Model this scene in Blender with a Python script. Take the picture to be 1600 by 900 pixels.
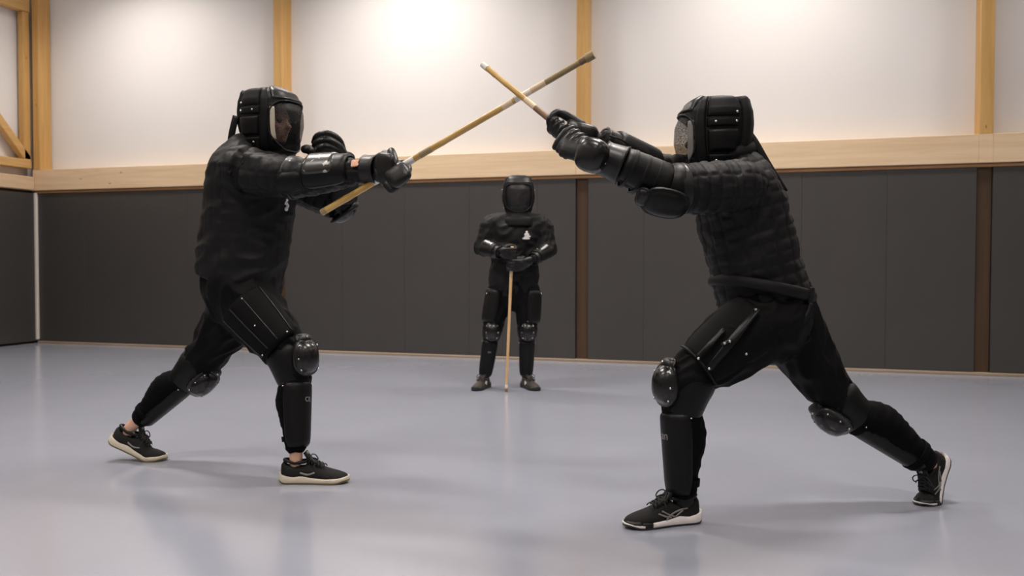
import bpy, bmesh, math, random
import numpy as np
from mathutils import Vector, Matrix, noise

for o in list(bpy.data.objects):
    bpy.data.objects.remove(o)
scene = bpy.context.scene
COL = scene.collection
random.seed(7)
rng = np.random.default_rng(11)

# ---------------------------------------------------------------- camera
cd = bpy.data.cameras.new('camera')
cam = bpy.data.objects.new('camera', cd)
COL.objects.link(cam)
cd.sensor_width = 36.0
cd.lens = 1350.0 * 36.0 / 1600.0
CR = Vector((0.95714728, 0.28959827, 0.0013895))
CU = Vector((-0.00911874, 0.02534196, 0.99963725))
CW = Vector((-0.289458, 0.95681274, -0.02689676))
cam.matrix_world = Matrix(((CR.x, CU.x, -CW.x, 0), (CR.y, CU.y, -CW.y, 0), (CR.z, CU.z, -CW.z, 1.0), (0, 0, 0, 1)))
cd.dof.use_dof = True
cd.dof.focus_distance = 3.7
cd.dof.aperture_fstop = 3.2
cd.clip_start = 0.05
scene.camera = cam

# ---------------------------------------------------------------- world, exposure, lamps
world = bpy.data.worlds.new('world')
scene.world = world
world.use_nodes = True
world.node_tree.nodes['Background'].inputs[0].default_value = (1.0, 0.93, 0.85, 1)
world.node_tree.nodes['Background'].inputs[1].default_value = 0.02
vs = scene.view_settings
vs.view_transform = 'Standard'
vs.look = 'None'
vs.gamma = 1.0
vs.use_curve_mapping = False
vs.exposure = 0.0
LAMP_COLOR = (1.0, 0.925, 0.865)
LAMP_POWER = 72.0
# hall lamps: rows parallel to the back wall, one lamp per bay (x, y, z, power factor)
LAMP_Z = 5.0
LAMPS = []
for yy, cols in ((7.7, (0.62, 0.86, 0.74, 0.36)), (4.6, (0.14, 1.25, 1.10, 0.22)), (1.3, (0.08, 0.85, 0.75, 0.18)), (-2.0, (0.08, 0.5, 0.5, 0.15))):
    for xx, fx in zip((-7.2, -3.75, -0.05, 3.6), cols):
        LAMPS.append((xx, yy, LAMP_Z, fx))

# ---------------------------------------------------------------- helpers
def nrm(v):
    v = np.asarray(v, float)
    return v / (np.linalg.norm(v) + 1e-12)

def arr(*a):
    return np.array(a, float)

def sstep(x):
    x = np.clip(x, 0, 1)
    return x * x * (3 - 2 * x)

def catmull(P, k):
    P = np.asarray(P, float)
    if len(P) < 3 or k < 2:
        if len(P) == 2 and k >= 2:
            t = np.linspace(0, 1, k + 1)[:, None]
            return P[0] * (1 - t) + P[1] * t
        return P
    Q = np.vstack([2 * P[0] - P[1], P, 2 * P[-1] - P[-2]])
    out = []
    for i in range(1, len(Q) - 2):
        p0, p1, p2, p3 = Q[i - 1], Q[i], Q[i + 1], Q[i + 2]
        for j in range(k):
            t = j / k
            out.append(0.5 * ((2 * p1) + (-p0 + p2) * t + (2 * p0 - 5 * p1 + 4 * p2 - p3) * t * t + (-p0 + 3 * p1 - 3 * p2 + p3) * t ** 3))
    out.append(Q[-2])
    return np.array(out)

class G:
    """collects the geometry of one mesh"""
    def __init__(s):
        s.v = []
        s.f = []
    def add(s, verts, faces):
        o = len(s.v)
        s.v.extend([tuple(map(float, q)) for q in verts])
        s.f.extend([tuple(int(i) + o for i in f) for f in faces])
    def join(s, g):
        s.add(g.v, g.f)
        return s
    def tube(s, pts, rad, ref=(0, 0, 1), n=18, k=5, cap='round', closed=False):
        pts = [np.asarray(q, float) for q in pts]
        R = np.array([(q, q) if np.isscalar(q) else q for q in rad], float)
        if closed:
            PP = np.array(pts)
        else:
            X = catmull(np.hstack([np.array(pts), R]), k)
            PP, R = X[:, :3], np.maximum(X[:, 3:], 0.0008)
        m = len(PP)
        ref = np.asarray(ref, float)
        T = np.zeros_like(PP)
        for i in range(m):
            if closed:
                T[i] = nrm(PP[(i + 1) % m] - PP[i - 1])
            else:
                T[i] = nrm(PP[min(i + 1, m - 1)] - PP[max(i - 1, 0)])
        rings = []
        for i in range(m):
            sd = np.cross(T[i], ref)
            if np.linalg.norm(sd) < 1e-3:
                sd = np.cross(T[i], (0.3, 0.9, 0.2))
            sd = nrm(sd)
            nn = np.cross(sd, T[i])
            rings.append((PP[i], sd, nn, R[i][0], R[i][1]))
        if not closed and cap == 'round':
            def capr(rg, d):
                c, sd, nn, a, b = rg
                q = min(a, b)
                return [(c + d * q * math.sin(al) * 0.95, sd, nn, a * math.cos(al), b * math.cos(al)) for al in (0.45, 0.9, 1.3)]
            pre = capr(rings[0], -T[0])[::-1]
            post = capr(rings[-1], T[-1])
            rings = pre + rings + post
        ang = np.linspace(0, 2 * math.pi, n, endpoint=False)
        vs_ = []
        for c, sd, nn, a, b in rings:
            for t in ang:
                vs_.append(c + sd * (a * math.cos(t)) + nn * (b * math.sin(t)))
        fs = []
        L = len(rings)
        for i in range(L if closed else L - 1):
            i2 = (i + 1) % L
            for j in range(n):
                j2 = (j + 1) % n
                fs.append((i * n + j, i * n + j2, i2 * n + j2, i2 * n + j))
        if not closed and cap:
            fs.append(tuple(range(n))[::-1])
            fs.append(tuple((L - 1) * n + j for j in range(n)))
        s.add(vs_, fs)
        return s
    def sq(s, c, ax, ay, az, e=1.0, n=20, m=12):
        """superellipsoid with half axes as vectors; e=1 ellipsoid, small e boxy"""
        c = np.asarray(c, float)
        ax, ay, az = [np.asarray(q, float) for q in (ax, ay, az)]
        pw = lambda x: math.copysign(abs(x) ** e, x)
        vs_ = [c - az]
        for i in range(1, m):
            ph = -math.pi / 2 + math.pi * i / m
            for j in range(n):
                th = 2 * math.pi * j / n
                vs_.append(c + ax * (pw(math.cos(ph)) * pw(math.cos(th))) + ay * (pw(math.cos(ph)) * pw(math.sin(th))) + az * pw(math.sin(ph)))
        vs_.append(c + az)
        fs = []
        for j in range(n):
            fs.append((0, 1 + (j + 1) % n, 1 + j))
        for i in range(m - 2):
            for j in range(n):
                a = 1 + i * n
                fs.append((a + j, a + (j + 1) % n, a + n + (j + 1) % n, a + n + j))
        a = 1 + (m - 2) * n
        for j in range(n):
            fs.append((a + j, a + (j + 1) % n, len(vs_) - 1))
        s.add(vs_, fs)
        return s
    def sph(s, c, r, n=14, m=8):
        return s.sq(c, (r, 0, 0), (0, r, 0), (0, 0, r), 1.0, n, m)
    def box(s, lo, hi):
        x0, y0, z0 = lo
        x1, y1, z1 = hi
        s.add([(x0, y0, z0), (x1, y0, z0), (x1, y1, z0), (x0, y1, z0), (x0, y0, z1), (x1, y0, z1), (x1, y1, z1), (x0, y1, z1)],
              [(3, 2, 1, 0), (4, 5, 6, 7), (0, 1, 5, 4), (1, 2, 6, 5), (2, 3, 7, 6), (3, 0, 4, 7)])
        return s
    def bbox(s, lo, hi, b=0.006):
        """box with chamfered edges"""
        bm = bmesh.new()
        lo, hi = np.array(lo, float), np.array(hi, float)
        bmesh.ops.create_cube(bm, size=1.0)
        for q in bm.verts:
            q.co = Vector((lo + hi) / 2 + np.array(q.co) * (hi - lo))
        bmesh.ops.bevel(bm, geom=bm.edges[:], offset=b, segments=1, affect='EDGES')
        bm.verts.index_update()
        s.add([q.co[:] for q in bm.verts], [[q.index for q in f.verts] for f in bm.faces])
        bm.free()
        return s
    def beam(s, A, B, up, wx, wz, b=0.006):
        """bar of rectangular section from A to B; wx along the side, wz along up"""
        A, B = np.asarray(A, float), np.asarray(B, float)
        L = np.linalg.norm(B - A)
        t = nrm(B - A)
        sd = nrm(np.cross(t, up))
        u = np.cross(sd, t)
        g = G().bbox((-wx / 2, 0, -wz / 2), (wx / 2, L, wz / 2), b)
        s.add([A + sd * q[0] + t * q[1] + u * q[2] for q in g.v], g.f)
        return s
    def grid(s, fo, fi, nu, nv):
        """closed slab between an outer and an inner surface, both functions of (u, v)"""
        us, vs_ = np.linspace(0, 1, nu), np.linspace(0, 1, nv)
        O = [fo(u, v) for u in us for v in vs_]
        I = [fi(u, v) for u in us for v in vs_]
        M = nu * nv
        fs = []
        for i in range(nu - 1):
            for j in range(nv - 1):
                a = i * nv + j
                fs.append((a, a + 1, a + nv + 1, a + nv))
                fs.append((M + a, M + a + nv, M + a + nv + 1, M + a + 1))
        for i in range(nu - 1):
            a = i * nv
            fs.append((a, a + nv, M + a + nv, M + a))
            a = i * nv + nv - 1
            fs.append((a, M + a, M + a + nv, a + nv))
        for j in range(nv - 1):
            fs.append((j, M + j, M + j + 1, j + 1))
            a = (nu - 1) * nv + j
            fs.append((a, a + 1, M + a + 1, M + a))
        s.add(O + I, fs)
        return s

def to_mesh(name, V, F, smooth=True):
    me = bpy.data.meshes.new(name)
    me.from_pydata([tuple(q) for q in V], [], F)
    me.update()
    if smooth:
        me.polygons.foreach_set('use_smooth', [True] * len(me.polygons))
    return me

def mk(name, g, mat, parent=None, base=(0, 0, 0), smooth=True, angle=None, fix=True):
    """one mesh object; vertices are given in world space and stored relative to base"""
    b = np.asarray(base, float)
    V = np.asarray(g.v, float) - b
    me = to_mesh(name, V, g.f, smooth)
    if fix:
        bm = bmesh.new()
        bm.from_mesh(me)
        bmesh.ops.recalc_face_normals(bm, faces=bm.faces)
        bm.to_mesh(me)
        bm.free()
    me.materials.append(mat)
    if angle is not None and smooth:
        me.set_sharp_from_angle(angle=math.radians(angle))
    o = bpy.data.objects.new(name, me)
    COL.objects.link(o)
    if parent is not None:
        o.parent = parent
    else:
        o.location = b
    return o

def tag(o, label=None, cat=None, group=None, kind=None):
    if label: o['label'] = label
    if cat: o['category'] = cat
    if group: o['group'] = group
    if kind: o['kind'] = kind
    return o

def struct(name, g, mat, smooth=False, parent=None, base=(0, 0, 0)):
    o = mk(name, g, mat, parent, base, smooth)
    if parent is None:
        o['kind'] = 'structure'
    return o

def smooth_np(V, F, it, lam=0.5):
    E = set()
    for f in F:
        for i in range(len(f)):
            a, b = f[i], f[(i + 1) % len(f)]
            E.add((a, b) if a < b else (b, a))
    E = np.array(list(E))
    deg = np.bincount(E.ravel(), minlength=len(V)).astype(float)[:, None]
    for _ in range(it):
        S = np.zeros_like(V)
        for c in range(3):
            S[:, c] = np.bincount(E[:, 0], V[E[:, 1], c], len(V)) + np.bincount(E[:, 1], V[E[:, 0], c], len(V))
        V = V + lam * (S / np.maximum(deg, 1) - V)
    return V

def normals_np(V, F):
    Q = np.array([f if len(f) == 4 else (f[0], f[1], f[2], f[2]) for f in F])
    d1 = V[Q[:, 2]] - V[Q[:, 0]]
    d2 = V[Q[:, 3]] - V[Q[:, 1]]
    n = np.cross(d1, d2)
    N = np.zeros_like(V)
    for k in range(4):
        for c in range(3):
            N[:, c] += np.bincount(Q[:, k], n[:, c], len(V))
    return N / (np.linalg.norm(N, axis=1)[:, None] + 1e-12)

def fuse(g, voxel=0.008, sm=4, disp=None, cuts=()):
    """weld the overlapping closed shapes of g into one continuous skin"""
    me = to_mesh('tmp', g.v, g.f)
    bm = bmesh.new()
    bm.from_mesh(me)
    bmesh.ops.recalc_face_normals(bm, faces=bm.faces)
    bm.to_mesh(me)
    bm.free()
    o = bpy.data.objects.new('tmp', me)
    COL.objects.link(o)
    md = o.modifiers.new('r', 'REMESH')
    md.mode = 'VOXEL'
    md.voxel_size = voxel
    md.adaptivity = 0
    dg = bpy.context.evaluated_depsgraph_get()
    ev = o.evaluated_get(dg)
    m2 = bpy.data.meshes.new_from_object(ev)
    V = np.zeros(len(m2.vertices) * 3)
    m2.vertices.foreach_get('co', V)
    V = V.reshape(-1, 3)
    F = [tuple(q.vertices) for q in m2.polygons]
    bpy.data.objects.remove(o)
    bpy.data.meshes.remove(m2)
    bpy.data.meshes.remove(me)
    V = smooth_np(V, F, sm)
    if disp is not None:
        N = normals_np(V, F)
        V = V + N * disp(V, N)[:, None]
        V = smooth_np(V, F, 1, 0.35)
    r = G()
    if cuts:
        m3 = to_mesh('tmp', V, F)
        bm = bmesh.new()
        bm.from_mesh(m3)
        for co, no in cuts:
            bmesh.ops.bisect_plane(bm, geom=bm.verts[:] + bm.edges[:] + bm.faces[:], plane_co=Vector(co), plane_no=Vector(no), clear_inner=True)
        bm.verts.index_update()
        r.v = [q.co[:] for q in bm.verts]
        r.f = [tuple(q.index for q in f.verts) for f in bm.faces]
        bm.free()
        bpy.data.meshes.remove(m3)
    else:
        r.v, r.f = [tuple(q) for q in V], F
    return r

def nz(P, seed=0.0):
    return np.array([noise.noise((q[0] + seed, q[1] - seed, q[2] + 2.1 * seed)) for q in P])

def limb_coords(V, segs):
    """nearest limb: index, distance along it, angle around it"""
    best = np.full(len(V), 1e9)
    idx = np.zeros(len(V), int)
    ax = np.zeros(len(V))
    ph = np.zeros(len(V))
    for i, (A, B, ref, r) in enumerate(segs):
        A, B = np.asarray(A, float), np.asarray(B, float)
        T = nrm(B - A)
        L = np.linalg.norm(B - A)
        sd = nrm(np.cross(T, ref))
        nn = np.cross(sd, T)
        D = V - A
        t = D @ T
        tc = np.clip(t, 0, L)
        d = np.linalg.norm(D - tc[:, None] * T, axis=1) / r
        m = d < best
        best[m] = d[m]
        idx[m] = i
        ax[m] = t[m]
        ph[m] = np.arctan2((D @ nn)[m], (D @ sd)[m])
    return idx, ax, ph

def folds(V, segs, amp, fa=15.0, fp=1.2, seed=0.0, tw=0.0):
    idx, ax, ph = limb_coords(V, segs)
    P = np.stack([ax * fa + idx * 7.7 + tw * ph, np.cos(ph) * fp, np.sin(ph) * fp], 1)
    a = 1 - 2 * np.abs(nz(P, seed)) * 1.6
    b = nz(P * 0.45, seed + 3.3)
    return amp * (0.75 * a + 0.6 * b - 0.35)

def seam(x, sp, w):
    d = np.abs((x / sp + 0.5) % 1.0 - 0.5) * sp
    return np.exp(-(d / w) ** 2)

def plate(g, A, B, rA, rB, ref, ph0, ph1, thick, nt=16, nphi=18, corner=0.25, mid=0.0, back=-0.004, edge=5):
    """curved guard plate wrapped over a limb; angle 90 is the ref side"""
    A, B = np.asarray(A, float), np.asarray(B, float)
    T = nrm(B - A)
    sd = nrm(np.cross(T, ref))
    nn = np.cross(sd, T)
    pc, pw = math.radians((ph0 + ph1) / 2), math.radians((ph1 - ph0) / 2)
    def at(u, v, off):
        w = pw * (1 - corner * abs(2 * u - 1) ** 5)
        ph = pc + (2 * v - 1) * w
        r = rA * (1 - u) + rB * u + mid * math.sin(math.pi * u) + off
        return A * (1 - u) + B * u + (sd * math.cos(ph) + nn * math.sin(ph)) * r
    def fo(u, v):
        e = (1 - abs(2 * u - 1) ** (2 * edge)) * (1 - abs(2 * v - 1) ** (2 * edge))
        return at(u, v, thick * max(e, 0) ** 0.5)
    g.grid(fo, lambda u, v: at(u, v, back), nt, nphi)
    return g

def dome(g, c, n, up, wx, wz, dep, p=2.6, n1=24, n2=9, sink=0.012):
    """shallow hard cap with a flange, seen along its normal n"""
    c = np.asarray(c, float)
    n = nrm(n)
    sd = nrm(np.cross(up, n))
    u = np.cross(n, sd)
    vs_, fs = [c + n * dep], []
    prof = [(0.2, 0.985), (0.4, 0.93), (0.6, 0.8), (0.78, 0.58), (0.88, 0.36), (0.94, 0.16), (1.06, 0.12), (1.08, 0.0), (1.0, -sink / dep)]
    for q, h in prof:
        for j in range(n1):
            t = 2 * math.pi * j / n1
            cx, cz = math.cos(t), math.sin(t)
            x = math.copysign(abs(cx) ** (2 / p), cx)
            z = math.copysign(abs(cz) ** (2 / p), cz)
            vs_.append(c + sd * (x * wx * q) + u * (z * wz * q) + n * (dep * h))
    for j in range(n1):
        fs.append((0, 1 + j, 1 + (j + 1) % n1))
    for i in range(len(prof) - 1):
        for j in range(n1):
            a = 1 + i * n1
            fs.append((a + j, a + n1 + j, a + n1 + (j + 1) % n1, a + (j + 1) % n1))
    a = 1 + (len(prof) - 1) * n1
    fs.append(tuple(a + j for j in range(n1))[::-1])
    g.add(vs_, fs)
    return g

def ribbon(g, pts, side, w, th=0.003, k=5):
    """flat strap along points; side = width direction"""
    P = catmull(np.array(pts, float), k)
    side = np.asarray(side, float)
    vs_, fs = [], []
    m = len(P)
    for i in range(m):
        T = nrm(P[min(i + 1, m - 1)] - P[max(i - 1, 0)])
        s_ = nrm(side - T * (side @ T))
        n_ = np.cross(T, s_)
        for a, b in ((-1, -1), (1, -1), (1, 1), (-1, 1)):
            vs_.append(P[i] + s_ * (a * w / 2) + n_ * (b * th / 2))
    for i in range(m - 1):
        for j in range(4):
            a = i * 4
            fs.append((a + j, a + (j + 1) % 4, a + 4 + (j + 1) % 4, a + 4 + j))
    fs.append((3, 2, 1, 0))
    a = (m - 1) * 4
    fs.append((a, a + 1, a + 2, a + 3))
    g.add(vs_, fs)
    return g


# ---------------------------------------------------------------- materials
def mat_base(name):
    m = bpy.data.materials.new(name)
    m.use_nodes = True
    nt = m.node_tree
    b = nt.nodes['Principled BSDF']
    return m, nt, b

def N(nt, typ, **kw):
    n = nt.nodes.new(typ)
    for k, v in kw.items():
        if k in n.inputs:
            n.inputs[k].default_value = v
        else:
            setattr(n, k, v)
    return n

def simple(name, col, rough=0.5, var=0.0, scale=20, bump=0.0, bscale=200, metal=0.0, spec=0.5, sheen=0.0, detail=4, coord='Object', rvar=0.0):
    m, nt, b = mat_base(name)
    b.inputs['Base Color'].default_value = (*col, 1)
    b.inputs['Roughness'].default_value = rough
    b.inputs['Metallic'].default_value = metal
    b.inputs['Specular IOR Level'].default_value = spec
    if sheen:
        b.inputs['Sheen Weight'].default_value = sheen
        b.inputs['Sheen Roughness'].default_value = 0.5
    tc = N(nt, 'ShaderNodeTexCoord')
    if var or rvar:
        t = N(nt, 'ShaderNodeTexNoise', Scale=scale, Detail=detail)
        nt.links.new(tc.outputs[coord], t.inputs['Vector'])
    if var:
        mx = N(nt, 'ShaderNodeMix', data_type='RGBA')
        mx.inputs['A'].default_value = (*[c * (1 - var) for c in col], 1)
        mx.inputs['B'].default_value = (*[min(1, c * (1 + var)) for c in col], 1)
        nt.links.new(t.outputs['Fac'], mx.inputs['Factor'])
        nt.links.new(mx.outputs['Result'], b.inputs['Base Color'])
    if rvar:
        mr = N(nt, 'ShaderNodeMapRange')
        mr.inputs['From Min'].default_value = 0.3
        mr.inputs['From Max'].default_value = 0.7
        mr.inputs['To Min'].default_value = rough - rvar
        mr.inputs['To Max'].default_value = rough + rvar
        nt.links.new(t.outputs['Fac'], mr.inputs['Value'])
        nt.links.new(mr.outputs['Result'], b.inputs['Roughness'])
    if bump:
        t2 = N(nt, 'ShaderNodeTexNoise', Scale=bscale, Detail=3)
        nt.links.new(tc.outputs[coord], t2.inputs['Vector'])
        bp = N(nt, 'ShaderNodeBump', Strength=bump, Distance=0.004)
        nt.links.new(t2.outputs['Fac'], bp.inputs['Height'])
        nt.links.new(bp.outputs['Normal'], b.inputs['Normal'])
    return m

def wood(name, c1, c2, axis='Z', rough=0.5, knots=True, scale=1.0):
    m, nt, b = mat_base(name)
    tc = N(nt, 'ShaderNodeTexCoord')
    mp = N(nt, 'ShaderNodeMapping')
    sc = {'X': (0.5, 9, 9), 'Z': (9, 9, 0.5), 'Y': (9, 0.5, 9)}[axis]
    mp.inputs['Scale'].default_value = [q * scale for q in sc]
    nt.links.new(tc.outputs['Object'], mp.inputs['Vector'])
    t = N(nt, 'ShaderNodeTexNoise', Scale=2.2, Detail=6, Roughness=0.6, Distortion=0.6)
    nt.links.new(mp.outputs['Vector'], t.inputs['Vector'])
    rp = N(nt, 'ShaderNodeValToRGB')
    rp.color_ramp.elements[0].position = 0.3
    rp.color_ramp.elements[0].color = (*c1, 1)
    rp.color_ramp.elements[1].position = 0.7
    rp.color_ramp.elements[1].color = (*c2, 1)
    nt.links.new(t.outputs['Fac'], rp.inputs['Fac'])
    last = rp.outputs['Color']
    if knots:
        mp2 = N(nt, 'ShaderNodeMapping')
        s2 = {'X': (1.0, 3.2, 3.2), 'Z': (3.2, 3.2, 1.2), 'Y': (3.2, 1.0, 3.2)}[axis]
        mp2.inputs['Scale'].default_value = s2
        nt.links.new(tc.outputs['Object'], mp2.inputs['Vector'])
        vo = N(nt, 'ShaderNodeTexVoronoi', Scale=2.3)
        nt.links.new(mp2.outputs['Vector'], vo.inputs['Vector'])
        r2 = N(nt, 'ShaderNodeValToRGB')
        r2.color_ramp.elements[0].position = 0.02
        r2.color_ramp.elements[0].color = (1, 1, 1, 1)
        r2.color_ramp.elements[1].position = 0.06
        r2.color_ramp.elements[1].color = (0, 0, 0, 1)
        nt.links.new(vo.outputs['Distance'], r2.inputs['Fac'])
        mx = N(nt, 'ShaderNodeMix', data_type='RGBA')
        mx.inputs['B'].default_value = (c1[0] * 0.35, c1[1] * 0.25, c1[2] * 0.2, 1)
        nt.links.new(r2.outputs['Color'], mx.inputs['Factor'])
        nt.links.new(last, mx.inputs['A'])
        last = mx.outputs['Result']
    nt.links.new(last, b.inputs['Base Color'])
    b.inputs['Roughness'].default_value = rough
    return m

M = {}
M['wall'] = simple('white wall paint', (0.79, 0.765, 0.745), 0.85, 0.02, 1.2)
M['ceiling'] = simple('pale ceiling board', (0.62, 0.59, 0.55), 0.9, 0.04, 2)
M['rail'] = wood('pale spruce beam', (0.70, 0.50, 0.30), (0.82, 0.63, 0.42), 'X', 0.55)
M['rail_y'] = wood('pale spruce beam side wall', (0.60, 0.42, 0.25), (0.70, 0.52, 0.34), 'Y', 0.55)
M['post'] = wood('golden spruce post', (0.52, 0.29, 0.085), (0.66, 0.40, 0.14), 'Z', 0.5)
M['brace'] = wood('golden spruce brace', (0.54, 0.31, 0.10), (0.66, 0.41, 0.16), 'Y', 0.5, False)
M['post_low'] = wood('brown stained post', (0.050, 0.024, 0.009), (0.075, 0.038, 0.015), 'Z', 0.6, False)
M['batten'] = wood('brown batten', (0.30, 0.15, 0.06), (0.42, 0.22, 0.10), 'X', 0.6, False)
M['mat'] = simple('charcoal vinyl wall mat', (0.052, 0.048, 0.045), 0.45, 0.10, 3, 0.15, 350)
M['skirt'] = wood('floor edge strip', (0.30, 0.22, 0.15), (0.40, 0.31, 0.22), 'X', 0.5, False)
M['white_trim'] = simple('white corner trim', (0.75, 0.68, 0.60), 0.45)
M['lamp_body'] = simple('grey lamp housing', (0.35, 0.35, 0.35), 0.4)

def floor_mat():
    m, nt, b = mat_base('blue grey sports floor')
    tc = N(nt, 'ShaderNodeTexCoord')
    t = N(nt, 'ShaderNodeTexNoise', Scale=0.9, Detail=5, Roughness=0.6)
    nt.links.new(tc.outputs['Object'], t.inputs['Vector'])
    rp = N(nt, 'ShaderNodeValToRGB')
    rp.color_ramp.elements[0].position = 0.3
    rp.color_ramp.elements[0].color = (0.270, 0.284, 0.336, 1)
    rp.color_ramp.elements[1].position = 0.7
    rp.color_ramp.elements[1].color = (0.296, 0.308, 0.360, 1)
    nt.links.new(t.outputs['Fac'], rp.inputs['Fac'])
    # pale scuffs: thin stretched streaks
    mp = N(nt, 'ShaderNodeMapping')
    mp.inputs['Scale'].default_value = (1.2, 3.2, 1)
    mp.inputs['Rotation'].default_value = (0, 0, 0.25)
    nt.links.new(tc.outputs['Object'], mp.inputs['Vector'])
    t2 = N(nt, 'ShaderNodeTexNoise', Scale=2.4, Detail=7, Roughness=0.7, Distortion=1.2)
    nt.links.new(mp.outputs['Vector'], t2.inputs['Vector'])
    r2 = N(nt, 'ShaderNodeValToRGB')
    r2.color_ramp.elements[0].position = 0.72
    r2.color_ramp.elements[0].color = (0, 0, 0, 1)
    r2.color_ramp.elements[1].position = 0.80
    r2.color_ramp.elements[1].color = (0.35, 0.35, 0.35, 1)
    nt.links.new(t2.outputs['Fac'], r2.inputs['Fac'])
    mx = N(nt, 'ShaderNodeMix', data_type='RGBA')
    mx.inputs['B'].default_value = (0.36, 0.36, 0.39, 1)
    nt.links.new(r2.outputs['Color'], mx.inputs['Factor'])
    nt.links.new(rp.outputs['Color'], mx.inputs['A'])
    nt.links.new(mx.outputs['Result'], b.inputs['Base Color'])
    b.inputs['Roughness'].default_value = 0.18
    b.inputs['Specular IOR Level'].default_value = 1.0
    t3 = N(nt, 'ShaderNodeTexNoise', Scale=5.0, Detail=2)
    nt.links.new(tc.outputs['Object'], t3.inputs['Vector'])
    bp = N(nt, 'ShaderNodeBump', Strength=0.006, Distance=0.02)
    nt.links.new(t3.outputs['Fac'], bp.inputs['Height'])
    nt.links.new(bp.outputs['Normal'], b.inputs['Normal'])
    return m
M['floor'] = floor_mat()

M['cloth'] = simple('black jacket cloth', (0.0058, 0.0055, 0.0058), 0.55, 0.25, 9, 0.35, 420, spec=0.20)
M['trouser'] = simple('black trouser cloth', (0.0036, 0.0034, 0.0036), 0.65, 0.25, 9, 0.35, 500, spec=0.10)
M['knit'] = simple('black elastic knit', (0.0026, 0.0026, 0.0029), 0.85, 0.2, 30, 0.3, 700, spec=0.08)
M['pad'] = simple('black padded vinyl', (0.0040, 0.0038, 0.0037), 0.45, 0.2, 12, 0.12, 160, spec=0.22)
M['leather'] = simple('black worn leather', (0.0080, 0.0075, 0.0073), 0.40, 0.25, 14, 0.15, 140, rvar=0.08, spec=0.36)
M['plastic'] = simple('black hard plastic', (0.0075, 0.0069, 0.0064), 0.28, 0.15, 14, 0.03, 60, rvar=0.07, spec=0.5)
M['mask_cloth'] = simple('black mask overlay', (0.0026, 0.0025, 0.0025), 0.55, 0.2, 12, 0.2, 320, spec=0.20)
M['metal'] = simple('steel rivet', (0.72, 0.70, 0.67), 0.25, metal=1.0)
M['skin'] = simple('skin', (0.56, 0.33, 0.23), 0.5, 0.08, 30)
M['eye'] = simple('eye', (0.06, 0.04, 0.035), 0.2)
M['beige'] = simple('beige mask lining', (0.50, 0.44, 0.34), 0.8)
M['lace'] = simple('black lace', (0.012, 0.012, 0.012), 0.8)
M['shoe'] = simple('black shoe mesh', (0.0085, 0.0080, 0.0074), 0.65, 0.25, 40, 0.4, 600, spec=0.22)
M['shoe_brown'] = simple('dark brown shoe mesh', (0.045, 0.036, 0.028), 0.65, 0.25, 40, 0.4, 600)
M['sole_cream'] = simple('cream shoe sole', (0.62, 0.55, 0.43), 0.55, 0.06, 40)
M['sole_white'] = simple('white shoe sole', (0.80, 0.74, 0.70), 0.5, 0.05, 40)
M['gum'] = simple('gum outsole', (0.16, 0.12, 0.05), 0.6)
M['rubber'] = simple('black rubber', (0.014, 0.014, 0.014), 0.55)
M['yellow'] = simple('olive yellow toe', (0.22, 0.18, 0.02), 0.5)
M['greylogo'] = simple('grey print', (0.20, 0.19, 0.175), 0.5)
M['whitelogo'] = simple('white print', (0.72, 0.70, 0.68), 0.5)
M['patch'] = simple('salmon cloth patch', (0.80, 0.45, 0.30), 0.8, 0.15, 60)
M['tape'] = simple('white tape', (0.78, 0.74, 0.68), 0.6, 0.08, 60)
M['cream_tape'] = simple('cream tape', (0.72, 0.55, 0.36), 0.6, 0.10, 60)
M['brown_tape'] = simple('brown tape', (0.20, 0.115, 0.055), 0.5, 0.25, 60)
M['olive_tape'] = simple('olive tape', (0.30, 0.22, 0.10), 0.5, 0.25, 60)
M['sock'] = simple('black sock', (0.008, 0.008, 0.009), 0.9)

def scuffed():
    m, nt, b = mat_base('scuffed hard plastic')
    tc = N(nt, 'ShaderNodeTexCoord')
    t = N(nt, 'ShaderNodeTexNoise', Scale=26, Detail=3, Roughness=0.5, Distortion=1.5)
    nt.links.new(tc.outputs['Object'], t.inputs['Vector'])
    rp = N(nt, 'ShaderNodeValToRGB')
    rp.color_ramp.elements[0].position = 0.60
    rp.color_ramp.elements[0].color = (0.022, 0.020, 0.018, 1)
    rp.color_ramp.elements[1].position = 0.63
    rp.color_ramp.elements[1].color = (0.55, 0.51, 0.46, 1)
    nt.links.new(t.outputs['Fac'], rp.inputs['Fac'])
    nt.links.new(rp.outputs['Color'], b.inputs['Base Color'])
    b.inputs['Roughness'].default_value = 0.33
    return m
M['scuffed'] = scuffed()

def wire_mesh(name='black wire mesh', lo=0.10, hi=0.62):
    m, nt, b = mat_base(name)
    out = nt.nodes['Material Output']
    tr = N(nt, 'ShaderNodeBsdfTransparent')
    mx = N(nt, 'ShaderNodeMixShader')
    tc = N(nt, 'ShaderNodeTexCoord')
    t = N(nt, 'ShaderNodeTexNoise', Scale=330, Detail=1)
    nt.links.new(tc.outputs['Object'], t.inputs['Vector'])
    mr = N(nt, 'ShaderNodeMapRange')
    mr.inputs['From Min'].default_value = 0.35
    mr.inputs['From Max'].default_value = 0.65
    mr.inputs['To Min'].default_value = lo
    mr.inputs['To Max'].default_value = hi
    nt.links.new(t.outputs['Fac'], mr.inputs['Value'])
    nt.links.new(mr.outputs['Result'], mx.inputs['Fac'])
    b.inputs['Base Color'].default_value = (0.012, 0.012, 0.012, 1)
    b.inputs['Roughness'].default_value = 0.5
    nt.links.new(tr.outputs['BSDF'], mx.inputs[1])
    nt.links.new(b.outputs['BSDF'], mx.inputs[2])
    nt.links.new(mx.outputs['Shader'], out.inputs['Surface'])
    return m
M['wire'] = wire_mesh()
M['wire_dense'] = wire_mesh('dense black wire mesh', 0.45, 0.85)

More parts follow.
